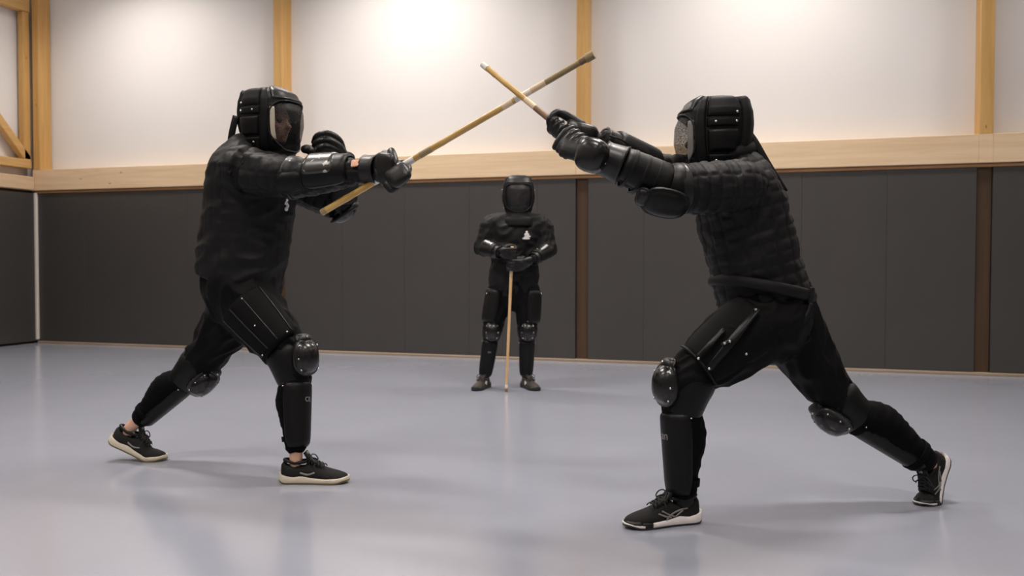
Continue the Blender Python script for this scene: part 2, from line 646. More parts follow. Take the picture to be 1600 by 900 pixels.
def cane(name, c1, c2):
    m, nt, b = mat_base(name)
    tc = N(nt, 'ShaderNodeTexCoord')
    mp = N(nt, 'ShaderNodeMapping')
    mp.inputs['Scale'].default_value = (40, 40, 5)
    nt.links.new(tc.outputs['Object'], mp.inputs['Vector'])
    t = N(nt, 'ShaderNodeTexNoise', Scale=1.0, Detail=4)
    nt.links.new(mp.outputs['Vector'], t.inputs['Vector'])
    rp = N(nt, 'ShaderNodeValToRGB')
    rp.color_ramp.elements[0].position = 0.35
    rp.color_ramp.elements[0].color = (*c1, 1)
    rp.color_ramp.elements[1].position = 0.65
    rp.color_ramp.elements[1].color = (*c2, 1)
    nt.links.new(t.outputs['Fac'], rp.inputs['Fac'])
    nt.links.new(rp.outputs['Color'], b.inputs['Base Color'])
    b.inputs['Roughness'].default_value = 0.35
    return m
M['cane'] = cane('yellow rattan', (0.42, 0.24, 0.055), (0.60, 0.38, 0.12))
M['cane_pale'] = cane('pale rattan', (0.60, 0.38, 0.17), (0.72, 0.48, 0.25))
m, nt, b = mat_base('lamp diffuser')
b.inputs['Base Color'].default_value = (0.9, 0.9, 0.9, 1)
b.inputs['Emission Color'].default_value = (*LAMP_COLOR, 1)
b.inputs['Emission Strength'].default_value = 12.0
M['glow'] = m


# ---------------------------------------------------------------- the hall
D = 8.736            # front plane of the wall mats on the back wall
XL = -8.93           # front plane of the wall mats on the left wall
XR, YB, ZC = 7.5, -5.0, 6.0
ZR0, ZR1 = 1.925, 2.184   # beam: underside, top
struct('floor', G().box((XL - 0.4, YB - 0.2, -0.1), (XR + 0.2, D + 0.5, 0.0)), M['floor'])
struct('ceiling', G().box((XL - 0.4, YB - 0.2, ZC), (XR + 0.2, D + 0.5, ZC + 0.1)), M['ceiling'])
struct('wall_back', G().box((XL - 0.4, D + 0.17, 0), (XR + 0.2, D + 0.4, ZC)), M['wall'])
wl = struct('wall_left', G().box((XL - 0.4, YB, 0), (XL - 0.17, D + 0.17, ZC)), M['wall'])
struct('wall_right', G().box((XR, YB, 0), (XR + 0.2, D + 0.17, ZC)), M['wall'])
struct('wall_front', G().box((XL - 0.17, YB - 0.2, 0), (XR, YB, ZC)), M['wall'])
wb = bpy.data.objects['wall_back']
POSTS = (-5.425, -1.893, 1.822, 5.45)
PW = 0.115
def bevel_part(name, lo, hi, mat, parent, b=0.006):
    return mk(name, G().bbox(lo, hi, b), mat, parent, (0, 0, 0), False)
# posts above and below the beam, the beam between them
for i, px in enumerate(POSTS):
    bevel_part('post', (px - PW / 2, D - 0.03, ZR1 - 0.002), (px + PW / 2, D + 0.175, ZC), M['post'], wb)
    bevel_part('beam_joint', (px - PW / 2, D - 0.031, ZR0), (px + PW / 2, D + 0.175, ZR1), M['rail'], wb, 0.003)
    bevel_part('lower_post', (px - 0.062, D + 0.03, 0.02), (px + 0.062, D + 0.17, ZR0), M['post_low'], wb, 0.003)
bays = [(XL - 0.02, POSTS[0]), (POSTS[0], POSTS[1]), (POSTS[1], POSTS[2]), (POSTS[2], POSTS[3]), (POSTS[3], XR)]
for i, (a, c) in enumerate(bays):
    x0 = a + (PW / 2 if i else 0)
    x1 = c - (PW / 2 if i < 4 else 0)
    bevel_part('beam', (x0, D - 0.03, ZR0), (x1, D + 0.175, ZR1), M['rail'], wb, 0.004)
bevel_part('corner_post', (XL - 0.005, D - 0.03, ZR1), (XL + 0.10, D + 0.16, ZC), M['post'], wb)
mk('batten', G().box((XL, D - 0.006, ZR0 - 0.034), (XR, D + 0.03, ZR0 - 0.006)), M['batten'], wb, smooth=False)
# wall mats, one panel each
seams = [-4.632, -3.877, -3.122, -2.367, -1.256, -0.501, 0.254, 1.008, -8.185, -7.43, -6.675, -5.92, 2.64, 3.395, 4.15, 4.905, 6.2, 6.95]
gap = 0.066
for i, (a, c) in enumerate(bays):
    x0 = a + (gap if i else 0.04)
    x1 = c - (gap if i < 4 else 0)
    xs = [x0] + sorted(q for q in seams if x0 + 0.1 < q < x1 - 0.1) + [x1]
    for p, q in zip(xs[:-1], xs[1:]):
        bevel_part('wall_mat', (p + 0.0004, D + random.uniform(0, 0.001), 0.028), (q - 0.0004, D + 0.06, ZR0 - 0.036), M['mat'], wb, 0.0018)
mk('backing_board', G().box((XL, D + 0.06, 0.0), (XR, D + 0.17, ZR0)), M['post_low'], wb, smooth=False)
g = G().bbox((XL, D - 0.012, 0.0), (XR, D + 0.06, 0.026), 0.004)
tag(mk('trim_1', g, M['skirt'], None, (0, 0, 0), False), kind='structure')
# left side wall: mats, beam, timber truss above
y1 = D - 0.03
y = y1
while y > YB + 0.5:
    bevel_part('wall_mat', (XL - 0.06, y - 0.755, 0.028), (XL, y - 0.0024, ZR0 - 0.036), M['mat'], wl, 0.0035)
    y -= 0.757
mk('backing_board', G().box((XL - 0.17, YB, 0.0), (XL - 0.06, D, ZR0)), M['post_low'], wl, smooth=False)
bevel_part('beam', (XL - 0.17, YB, ZR0 + 0.0), (XL + 0.02, D - 0.035, ZR0 + 0.17), M['rail_y'], wl, 0.01)
bevel_part('truss_chord', (XL - 0.14, YB, 2.20), (XL - 0.02, D - 0.035, 2.31), M['brace'], wl)
bevel_part('truss_chord', (XL - 0.14, YB, 4.15), (XL - 0.02, D - 0.035, 4.32), M['brace'], wl)
bevel_part('truss_post', (XL - 0.125, D - 0.13, 2.31), (XL - 0.035, D - 0.035, 4.15), M['post'], wl)
for k in range(4):
    ya = D - 0.05 - k * 3.6
    mk('truss_brace', G().beam((XL - 0.08, ya, 2.30), (XL - 0.08, ya - 1.75, 4.16), (1, 0, 0), 0.10, 0.09), M['brace'], wl, smooth=False)
    mk('truss_post', G().bbox((XL - 0.125, ya - 1.95, 2.31), (XL - 0.035, ya - 1.83, 4.15), 0.006), M['post'], wl, smooth=False)
g = G().bbox((XL - 0.004, D - 0.036, 0.045), (XL + 0.032, D + 0.002, ZR0 - 0.03), 0.006)
tag(mk('trim_2', g, M['white_trim'], None, (0, 0, 0), False), kind='structure')

# the other two walls carry the same mats and beam
wr = bpy.data.objects['wall_right']
wf = bpy.data.objects['wall_front']
y = D
while y > YB + 0.8:
    bevel_part('wall_mat', (XR - 0.06, y - 0.755, 0.028), (XR, y - 0.0024, ZR0 - 0.036), M['mat'], wr, 0.0035)
    y -= 0.757
bevel_part('beam', (XR - 0.10, YB, ZR0), (XR, D - 0.05, ZR1), M['rail_y'], wr)
x = XL
while x < XR - 0.8:
    bevel_part('wall_mat', (x, YB, 0.028), (x + 0.7546, YB + 0.06, ZR0 - 0.036), M['mat'], wf, 0.0035)
    x += 0.757
bevel_part('beam', (XL, YB, ZR0), (XR - 0.1, YB + 0.10, ZR1), M['rail'], wf)

# ---------------------------------------------------------------- ceiling lamps
def lamp(x, y, z, fac, row, bay):
    root = bpy.data.objects.new('ceiling_lamp', None)
    COL.objects.link(root)
    root.location = (x, y, z)
    tag(root, 'long flat hall lamp, %s from the left wall, %s' % (bay, row), 'lamp', 'hall lamps under the ceiling')
    mk('housing', G().bbox((-0.62, -0.2, 0.0), (0.62, 0.2, 0.07), 0.015), M['lamp_body'], root, smooth=False)
    mk('diffuser', G().bbox((-0.57, -0.16, -0.012), (0.57, 0.16, 0.002), 0.004), M['glow'], root, smooth=False)
    for sx in (-0.5, 0.5):
        mk('rod', G().tube([(sx, 0, 0.07), (sx, 0, ZC - z)], [0.006, 0.006], n=8, k=1, cap='flat'), M['lamp_body'], root)
    ld = bpy.data.lights.new('lamp_light', 'AREA')
    ld.shape = 'RECTANGLE'
    ld.size, ld.size_y = 1.14, 0.32
    ld.energy = LAMP_POWER * fac
    ld.spread = math.radians(125)
    ld.color = LAMP_COLOR
    lo = bpy.data.objects.new('lamp_light', ld)
    COL.objects.link(lo)
    lo.location = (0, 0, -0.02)
    lo.parent = root
ROWS = ('row nearest back wall', 'second row from back wall', 'third row from back wall', 'row farthest from back wall')
for i, q in enumerate(LAMPS):
    lamp(*q, ROWS[i // 4], ('first', 'second', 'third', 'fourth')[i % 4])


# ---------------------------------------------------------------- gear worn by the fencers
def frame(o, fwd, up=(0, 0, 1)):
    """local axes: x right, y forward, z up"""
    f = nrm(fwd)
    r = nrm(np.cross(f, up))
    u = np.cross(r, f)
    o = np.asarray(o, float)
    return lambda q: o + r * q[0] + f * q[1] + u * q[2]

def fr_dirs(fwd, up=(0, 0, 1)):
    f = nrm(fwd)
    r = nrm(np.cross(f, up))
    return r, f, np.cross(r, f)

MZ = [-.190, -.178, -.155, -.12, -.07, -.01, .05, .10, .135, .156, .166]
MF = [.030, .066, .094, .122, .144, .155, .150, .126, .086, .046, .012]
MB = [.010, .030, .055, .085, .115, .133, .140, .138, .124, .090, .012]
MX = [.025, .055, .080, .102, .115, .121, .121, .115, .098, .068, .012]
def mask_pt(th, z, off=0.0, sc=1.0):
    """surface of the mask; th measured from straight ahead, towards the right ear"""
    yf, yb, xw = np.interp(z, MZ, MF), np.interp(z, MZ, MB), np.interp(z, MZ, MX)
    c, s = math.cos(th), math.sin(th)
    e = 2 / 2.35
    x = math.copysign(abs(s) ** e, s) * (xw + off)
    y = math.copysign(abs(c) ** e, c) * ((yf if c > 0 else yb) + off)
    zz = z + off * (0.9 if z > 0.12 else (-0.6 if z < -0.16 else 0))
    return arr(x * sc, y * sc, zz * sc)

def mask(P, c, fwd, up, base, sc=1.0, strap=None, vis=(68, -0.128, 0.094), rivets=True, bib=None, lining='beige', edges=(1, -1), wire='wire'):
    L = frame(c, fwd, up)
    loc = lambda g: [setattr(g, 'v', [tuple(L(q)) for q in g.v]), g][1]
    VT = math.radians(vis[0])
    z0, z1 = vis[1], vis[2]
    nth = 72
    ths = np.linspace(-math.pi, math.pi, nth + 1)[:-1]
    zs = np.interp(np.linspace(0, 1, 57), np.linspace(0, 1, len(MZ)), MZ)
    zs = np.array(sorted(set(list(zs.round(4)) + [z0, z1])))
    # shell with the opening for the visor: outer and inner skin
    def region(t, z):
        zc, zh = (z0 + z1) / 2, (z1 - z0) / 2
        w = VT * (1.0 if z > zc else 1.0 - 0.38 * ((zc - z) / zh) ** 2)
        return (abs(t) / w) ** 3.2 + (abs(z - zc) / zh) ** 3.2 < 1.0
    def skin(off):
        return [mask_pt(t, z, off, sc) for z in zs for t in ths]
    g = G()
    Vs = skin(0.0) + skin(-0.012)
    n = len(zs) * nth
    keep = {}
    for i in range(len(zs) - 1):
        for j in range(nth):
            tm = ths[j] + math.pi / nth
            zm = (zs[i] + zs[i + 1]) / 2
            keep[(i, j)] = not region(tm, zm)
    fs = []
    for (i, j), kp in keep.items():
        if not kp:
            continue
        a, b2, c2, d2 = i * nth + j, i * nth + (j + 1) % nth, (i + 1) * nth + (j + 1) % nth, (i + 1) * nth + j
        fs.append((a, b2, c2, d2))
        fs.append((n + a, n + d2, n + c2, n + b2))
        for (di, dj, e1, e2) in ((0, 1, b2, c2), (0, -1, d2, a), (1, 0, c2, d2), (-1, 0, a, b2)):
            if not keep.get((i + di, (j + dj) % nth), True):
                fs.append((e1, e2, n + e2, n + e1))
    fs.append(tuple(range(nth))[::-1])
    fs.append(tuple((len(zs) - 1) * nth + j for j in range(nth)))
    g.add(Vs, fs)
    ms = mk('mask', loc(g), M['mask_cloth'], P, base, fix=False)
    # wire visor
    g = G()
    def vp(u, v, off):
        t = (2 * u - 1) * VT * 1.03
        z = (z0 - 0.004) + (z1 - z0 + 0.008) * v
        return mask_pt(t, z, off - 0.006, sc)
    g.grid(lambda u, v: vp(u, v, 0.0), lambda u, v: vp(u, v, -0.0012), 30, 22)
    mk('visor', loc(g), M[wire], ms, base)
    # rim round the visor
    rim = []
    for k in range(56):
        a = 2 * math.pi * k / 56
        ct, st = math.cos(a), math.sin(a)
        zz_ = math.copysign(abs(st) ** 0.62, st)
        z = (z0 + z1) / 2 + (z1 - z0) / 2 * zz_
        t = VT * math.copysign(abs(ct) ** 0.62, ct) * (1.0 if zz_ > 0 else 1 - 0.38 * zz_ ** 2)
        rim.append(mask_pt(t, z, 0.001, sc))
    g = G().tube(rim, [0.0038 * sc] * 56, (0, 0.3, 1), n=8, closed=True)
    mk('visor_rim', loc(g), M['leather'], ms, base)
    def patch(name, t0, t1, za, zb, off, mat, nu=16, nv=12, sink=-0.004):
        g = G()
        def fo(u, v):
            e = max(0, (1 - abs(2 * u - 1) ** 10) * (1 - abs(2 * v - 1) ** 10)) ** 0.5
            return mask_pt(math.radians(t0 + (t1 - t0) * u), za + (zb - za) * v, off * e + 0.0005, sc)
        g.grid(fo, lambda u, v: mask_pt(math.radians(t0 + (t1 - t0) * u), za + (zb - za) * v, sink, sc), nu, nv)
        return mk(name, loc(g), mat, ms, base)
    patch('forehead_pad', -58, 58, 0.096, 0.163, 0.008, M['leather'], 24, 10)
    for sg in (1, -1):
        patch('side_band', sg * 67, sg * 82, -0.165, 0.158, 0.0075, M['mask_cloth'], 8, 30)
        patch('upper_panel', sg * 83, sg * 132, 0.068, 0.150, 0.007, M['mask_cloth'])
        patch('rivet_strip', sg * 83, sg * 132, 0.030, 0.062, 0.008, M['mask_cloth'])
        patch('ear_pad', sg * 84, sg * 128, -0.066, 0.022, 0.012, M['pad'])
        patch('cheek_panel', sg * 83, sg * 132, -0.135, -0.074, 0.006, M['mask_cloth'])
        if lining and sg in edges:
            g = G()
            def edge(u, v, off):
                z = -0.085 + 0.145 * v
                t = 55 + 9.0 * u - (9.0 * ((0.0 - z) / 0.105) ** 2 if z < 0 else 0)
                return mask_pt(math.radians(sg * t), z, off, sc)
            g.grid(lambda u, v: edge(u, v, 0.0015), lambda u, v: edge(u, v, -0.008), 6, 18)
            mk('visor_edge', loc(g), M[lining], ms, base)
        if rivets:
            for t, z in ((92, 0.046), (122, 0.046), (92, -0.098), (124, 0.082), (146, 0.0)):
                q = mask_pt(math.radians(sg * t), z, 0.008, sc)
                g = G().sph(q, 0.0058 * sc, 10, 6)
                mk('rivet', loc(g), M['metal'], ms, base)
    patch('back_pad', 140, 220, -0.07, 0.148, 0.018, M['mask_cloth'], 18, 18)
    if strap:
        g = ribbon(G(), strap[0], strap[1], 0.034 * sc, 0.006)
        mk('strap', g, M['mask_cloth'], ms, base)
    if bib is not None:
        mk('bib', bib, M['mask_cloth'], ms, base)
    return ms

def head_shape(g, c, fwd, up):
    """head with brow, nose, lips, chin and ears"""
    L = frame(c, fwd, up)
    r, f, u = fr_dirs(fwd, up)
    E = lambda q, a, b, d, e=1.0: g.sq(L(q), r * a, f * b, u * d, e)
    E((0, -0.012, 0.03), 0.074, 0.094, 0.088)
    E((0, 0.012, -0.03), 0.064, 0.072, 0.085)
    E((0, 0.052, -0.075), 0.032, 0.030, 0.026)
    E((0, 0.068, 0.028), 0.050, 0.016, 0.014)
    for s in (-1, 1):
        E((s * 0.038, 0.055, -0.018), 0.022, 0.022, 0.020)
        E((s * 0.076, -0.012, -0.005), 0.010, 0.020, 0.032)
    g.tube([L((0, 0.076, 0.026)), L((0, 0.094, -0.004)), L((0, 0.102, -0.018)), L((0, 0.086, -0.026))], [0.008, 0.010, 0.014, 0.010], f, n=10, k=3)
    E((0, 0.078, -0.044), 0.026, 0.012, 0.007)
    E((0, 0.076, -0.055), 0.022, 0.012, 0.008)

def eyes(P, c, fwd, up, base):
    L = frame(c, fwd, up)
    for s in (-1, 1):
        mk('eye', G().sph(L((s * 0.032, 0.066, 0.010)), 0.0135), M['eye'], P, base)

def grip(Pt, axis, wrist, s, rs=0.013, rf=0.0125, sp=0.0255, closed=1.0, thumb=True, palm=0.04, fl=(0.92, 1.0, 0.97, 0.86), e1=None):
    """gloved hand closed round a stick: palm, four bent fingers of unequal length and a thumb from the side of the palm"""
    Pt, axis, wrist = np.asarray(Pt, float), nrm(axis), np.asarray(wrist, float)
    e1 = (wrist - Pt) if e1 is None else np.asarray(e1, float)
    e1 = nrm(e1 - axis * (e1 @ axis))
    e2 = np.cross(axis, e1) * s
    rr = rs + rf
    C = lambda ang, r, a: Pt + axis * a + e1 * (math.cos(ang) * r) + e2 * (math.sin(ang) * r)
    g = G()
    kp = []
    for i in range(4):
        a = (1.5 - i) * sp
        path, rad = [], []
        k0 = C(math.radians(35), rr + 0.030, a * 0.92)
        path.append(C(math.radians(20), rr + 0.052, a * 0.8)); rad.append(rf * 1.0)
        path.append(k0); rad.append(rf * 1.12)
        kp.append(k0)
        end = 90 + 190 * closed * fl[i]
        for q, an in enumerate(np.linspace(78, end, 8)):
            path.append(C(math.radians(an), rr + 0.010 * (1 - q / 7) ** 1.0, a))
            rad.append(rf * (1.08 if q in (0, 3, 6) else 0.96) * (1 - 0.02 * q))
        g.tube(path, rad, axis, n=12, k=3)
    # palm and back of the hand
    kc = sum(kp) / 4
    pa = C(math.radians(-25), rr + 0.012, 0)
    g.tube([wrist + (Pt - wrist) * 0.05, (wrist + kc) / 2 + e2 * 0.004, kc], [(0.030, 0.024), (0.042, 0.026), (0.048, 0.018)], e2, n=18, k=4)
    g.tube([wrist + (Pt - wrist) * 0.15, (wrist * 0.5 + pa * 0.5), pa], [(0.028, 0.02), (0.04, 0.022), (0.042, 0.014)], e2, n=16, k=4)
    if thumb:
        b0 = wrist * 0.45 + pa * 0.55 + axis * 0.034 - e2 * 0.012
        tp = [b0, C(math.radians(-48), rr + 0.020, 0.052), C(math.radians(-88), rr + 0.008, 0.062), C(math.radians(-132), rr + 0.004, 0.058), C(math.radians(-165), rr + 0.004, 0.05)]
        g.tube(tp, [0.020, 0.0175, 0.0155, 0.015, 0.0125], axis, n=12, k=4)
    return g, dict(e1=e1, e2=e2, kc=kc, axis=axis)

def cuff(g, A, B, rA, rB, th=0.006, ref=(0, 0, 1), lip=0.006):
    """open bell cuff: a tube wall with rounded ends"""
    A, B = np.asarray(A, float), np.asarray(B, float)
    T = nrm(B - A)
    sd = nrm(np.cross(T, ref))
    nn = np.cross(sd, T)
    prof = []
    ss = np.linspace(0, 1, 8)
    for u in ss:
        prof.append((u, rA * (1 - u) + rB * u + lip * (abs(2 * u - 1) ** 6)))
    for u in ss[::-1]:
        prof.append((u, rA * (1 - u) + rB * u - th))
    n = 28
    vs_, fs = [], []
    for u, r in prof:
        for j in range(n):
            t = 2 * math.pi * j / n
            vs_.append(A + (B - A) * u + (sd * math.cos(t) + nn * math.sin(t)) * r)
    m = len(prof)
    for i in range(m):
        for j in range(n):
            fs.append((i * n + j, i * n + (j + 1) % n, ((i + 1) % m) * n + (j + 1) % n, ((i + 1) % m) * n + j))
    g.add(vs_, fs)
    return g

# ---- running shoe; local: y from heel to toe, x to the right, z up
SY = [-0.004, 0.006, 0.022, 0.05, 0.085, 0.12, 0.15, 0.18, 0.215, 0.245, 0.268, 0.282, 0.290]
SWD = [0.010, 0.024, 0.032, 0.034, 0.034, 0.037, 0.041, 0.045, 0.047, 0.043, 0.034, 0.022, 0.008]
SHT = [0.080, 0.096, 0.099, 0.092, 0.094, 0.097, 0.088, 0.075, 0.063, 0.055, 0.048, 0.042, 0.034]
def shoe_tf(ball, fwd, pitch=0.0, bend=0.0, sc=1.0):
    """pitch lifts the heel about the ball of the foot, bend keeps the toes flat"""
    YB_ = 0.200
    f0 = nrm(arr(fwd[0], fwd[1], 0))
    r0 = arr(f0[1], -f0[0], 0)
    u0 = arr(0, 0, 1)
    ball = np.asarray(ball, float)
    def tf(q):
        x, y, z = q[0] * sc, (q[1] - YB_) * sc, q[2] * sc
        w = sstep((y / sc + 0.03) / 0.06)
        a = pitch * (1 - w) + (pitch - bend) * w
        y2 = y * math.cos(a) + z * math.sin(a)
        z2 = -y * math.sin(a) + z * math.cos(a)
        return ball + r0 * x + f0 * y2 + u0 * z2
    return tf

def ankle(tf):
    return tf((0, 0.060, 0.118)), (tf((0, 0.03, 0.045)), tf((0, 0.235, 0.036)))

def shoe(P, tf, base, kind, outer=(1, -1)):
    loc = lambda g: [setattr(g, 'v', [tuple(tf(q)) for q in g.v]), g][1]
    wd = lambda y: np.interp(y, SY, SWD)
    ht = lambda y: np.interp(y, SY, SHT)
    zb = 0.018
    # upper
    g = G()
    ys = np.interp(np.linspace(0, 1, 44), np.linspace(0, 1, len(SY)), SY)
    n = 24
    vs_, fs = [], []
    for y in ys:
        w, h = wd(y), ht(y)
        for j in range(n):
            t = 2 * math.pi * j / n
            c, s_ = math.cos(t), math.sin(t)
            x = math.copysign(abs(c) ** 0.75, c) * w * (1.0 if s_ < 0 else (1 - 0.38 * s_ ** 2))
            z = zb + (h - zb) * (s_ ** 0.85 if s_ > 0 else -0.0)
            if s_ > 0 and 0.012 < y < 0.115:      # foot opening dips inside the collar
                dip = sstep((s_ - 0.80) / 0.18) * sstep((y - 0.012) / 0.012) * sstep((0.115 - y) / 0.02)
                z -= dip * 0.035
            vs_.append((x, y, z))
    for i in range(len(ys) - 1):
        for j in range(n):
            fs.append((i * n + j, i * n + (j + 1) % n, (i + 1) * n + (j + 1) % n, (i + 1) * n + j))
    fs.append(tuple(range(n))[::-1])
    fs.append(tuple((len(ys) - 1) * n + j for j in range(n)))
    g.add(vs_, fs)
    um = {'cream': M['shoe'], 'white': M['shoe'], 'brown': M['shoe_brown']}[kind]
    sh = mk('shoe', loc(g), um, P, base)
    # midsole and outsole
    def slab(z_lo, z_hi, ex, ya=-0.012, yb=0.296):
        g = G()
        vs_, fs = [], []
        yy = np.concatenate([np.linspace(ya, ya + 0.02, 6), np.linspace(ya + 0.03, yb - 0.03, 20), np.linspace(yb - 0.02, yb, 8)])
        for y in yy:
            w = np.interp(y, [-0.012, -0.006, 0.005, 0.03, 0.07, 0.12, 0.18, 0.22, 0.255, 0.278, 0.290, 0.296], [0.012, 0.024, 0.033, 0.039, 0.037, 0.038, 0.047, 0.050, 0.045, 0.034, 0.022, 0.008]) + ex
            lo, hi = z_lo(y), z_hi(y)
            vs_ += [(-w * 0.94, y, lo), (-w, y, lo + 0.25 * (hi - lo)), (-w, y, hi - 0.15 * (hi - lo)), (-w * 0.93, y, hi), (w * 0.93, y, hi), (w, y, hi - 0.15 * (hi - lo)), (w, y, lo + 0.25 * (hi - lo)), (w * 0.94, y, lo)]
        for i in range(len(yy) - 1):
            for j in range(8):
                fs.append((i * 8 + j, i * 8 + (j + 1) % 8, (i + 1) * 8 + (j + 1) % 8, (i + 1) * 8 + j))
        fs.append(tuple(range(8))[::-1])
        fs.append(tuple((len(yy) - 1) * 8 + j for j in range(8)))
        g.add(vs_, fs)
        return g
    rock = lambda y: 0.012 * sstep((y - 0.235) / 0.06) + 0.010 * sstep((0.015 - y) / 0.03)
    top = lambda y: np.interp(y, [-0.012, 0.0, 0.05, 0.09, 0.13, 0.2, 0.26, 0.296], [0.048, 0.040, 0.031, 0.036, 0.030, 0.024, 0.027, 0.034])
    mid = lambda y: 0.006 + rock(y)
    smat = {'cream': M['sole_cream'], 'white': M['sole_white'], 'brown': M['rubber']}[kind]
    if kind == 'white':
        mk('midsole', loc(slab(mid, top, 0.0, -0.012, 0.20)), smat, sh, base, angle=50)
        mk('midsole_front', loc(slab(mid, lambda y: top(y) - 0.010, 0.0, 0.232, 0.296)), smat, sh, base, angle=50)
        mk('midsole_insert', loc(slab(mid, top, -0.0015, 0.195, 0.240)), M['rubber'], sh, base, angle=50)
    else:
        mk('midsole', loc(slab(mid, top, 0.0)), smat, sh, base, angle=50)
    om = {'cream': M['gum'], 'white': M['rubber'], 'brown': M['rubber']}[kind]
    mk('outsole', loc(slab(lambda y: rock(y) + 0.0, lambda y: mid(y) + 0.002, -0.0005)), om, sh, base, angle=50)
    # toe cap, tongue, collar, laces
    g = G()
    vs_ = []
    def toe(u, v, off):
        y = 0.243 + 0.045 * u
        t = math.pi * v
        w, h = wd(y) + off, ht(y) + off
        c, s_ = math.cos(t), math.sin(t)
        return arr(math.copysign(abs(c) ** 0.75, c) * w * (1 - 0.38 * s_ ** 2), y + off, zb + (h - zb) * (0.62 * s_ ** 0.85))
    g.grid(lambda u, v: toe(u, v, 0.0025), lambda u, v: toe(u, v, -0.002), 8, 16)
    mk('toe_guard', loc(g), {'cream': M['shoe'], 'white': M['rubber'], 'brown': M['yellow']}[kind], sh, base)
    g = ribbon(G(), [(0, 0.175, 0.072), (0, 0.145, 0.092), (0, 0.122, 0.108), (0, 0.108, 0.128), (0, 0.102, 0.138)], (1, 0, 0), 0.046, 0.010)
    mk('tongue', loc(g), um, sh, base, angle=40)
    rim = []
    for k in range(30):
        a = 2 * math.pi * k / 30
        y = 0.066 + 0.056 * math.cos(a)
        rim.append((0.0265 * math.sin(a), y, np.interp(y, [0.0, 0.02, 0.06, 0.10, 0.13], [0.104, 0.101, 0.091, 0.095, 0.104])))
    g = G().tube([arr(*q) for q in rim], [0.0075] * 30, (0, 0, 1), n=8, closed=True)
    mk('collar', loc(g), M['pad'], sh, base)
    g = G()
    for k in range(5):
        y = 0.122 + 0.014 * k
        z = ht(y) + 0.007
        for sx in (-1, 1):
            g.tube([(sx * 0.024, y, z - 0.010), (sx * 0.010, y + 0.004, z), (-sx * 0.010, y + 0.010, z), (-sx * 0.024, y + 0.014, z - 0.012)], [0.0024] * 4, (0, 1, 0.2), n=6, k=2)
    for sx in (-1, 1):
        g.tube([(0, 0.124, 0.112), (sx * 0.022, 0.128, 0.122), (sx * 0.040, 0.140, 0.112), (sx * 0.036, 0.150, 0.096), (sx * 0.012, 0.136, 0.106), (0, 0.126, 0.112)], [0.0026] * 6, (0, 0, 1), n=6, k=4)
        g.tube([(0, 0.124, 0.112), (sx * 0.026, 0.146, 0.100), (sx * 0.043, 0.150, 0.075)], [0.0024] * 3, (0, 0, 1), n=6, k=3)
    mk('laces', loc(g), M['lace'], sh, base)
    # prints on the side of the upper
    def on_side(y, z, sx, off=0.002):
        w, h = wd(y), ht(y)
        s_ = min(max((z - zb) / (h - zb), 0), 1) ** (1 / 0.85)
        c = math.sqrt(max(0, 1 - s_ * s_))
        return arr(sx * (c ** 0.75 * w * (1 - 0.38 * s_ ** 2) + off), y, z)
    for sx in outer:
        if kind == 'white':
            for pl, w_ in (([(0.175, 0.052), (0.150, 0.042), (0.125, 0.035)], 0.006), ([(0.160, 0.060), (0.138, 0.048), (0.112, 0.037)], 0.006), ([(0.146, 0.030), (0.120, 0.048), (0.085, 0.058), (0.055, 0.062)], 0.006), ([(0.110, 0.036), (0.075, 0.056)], 0.005)):
                g = ribbon(G(), [on_side(y, z, sx) for y, z in pl], (0, 0.5, 1), w_, 0.002)
                mk('side_stripe', loc(g), M['greylogo'], sh, base)
        elif kind == 'cream':
            g = ribbon(G(), [on_side(y, z, sx) for y, z in [(0.085, 0.050), (0.120, 0.043), (0.150, 0.052)]], (0, 0.2, 1), 0.008, 0.002)
            mk('side_mark', loc(g), M['greylogo'], sh, base)
        else:
            for pl in ([(0.15, 0.05), (0.10, 0.056)], [(0.135, 0.036), (0.12, 0.066)], [(0.118, 0.034), (0.10, 0.064)]):
                g = ribbon(G(), [on_side(y, z, sx, 0.003) for y, z in pl], (0, 0.5, 0.6), 0.010, 0.002)
                mk('side_mark', loc(g), M['whitelogo'], sh, base)
    g = ribbon(G(), [(0, 0.112, 0.126), (0, 0.105, 0.137)], (1, 0, 0), 0.014, 0.0125)
    mk('tongue_label', loc(g), M['greylogo'], sh, base)
    return sh

def lettering(txt, size, c, right, up, mat, parent, base, name='lettering', curve=None):
    cu = bpy.data.curves.new('t', 'FONT')
    cu.body = txt
    cu.size = size
    cu.extrude = 0.0008
    cu.align_x = 'CENTER'
    cu.align_y = 'CENTER'
    o = bpy.data.objects.new('t', cu)
    COL.objects.link(o)
    me = bpy.data.meshes.new_from_object(o.evaluated_get(bpy.context.evaluated_depsgraph_get()))
    bpy.data.objects.remove(o)
    r, u = nrm(right), nrm(up)
    n = np.cross(r, u)
    g = G()
    vs_ = []
    for q in me.vertices:
        x, y, z = q.co
        bx = -(x * x) / (2 * curve) if curve else 0.0
        vs_.append(np.asarray(c, float) + r * x + u * y + n * (z + bx))
    g.add(vs_, [tuple(q.vertices) for q in me.polygons])
    bpy.data.meshes.remove(me)
    return mk(name, g, mat, parent, base, False)

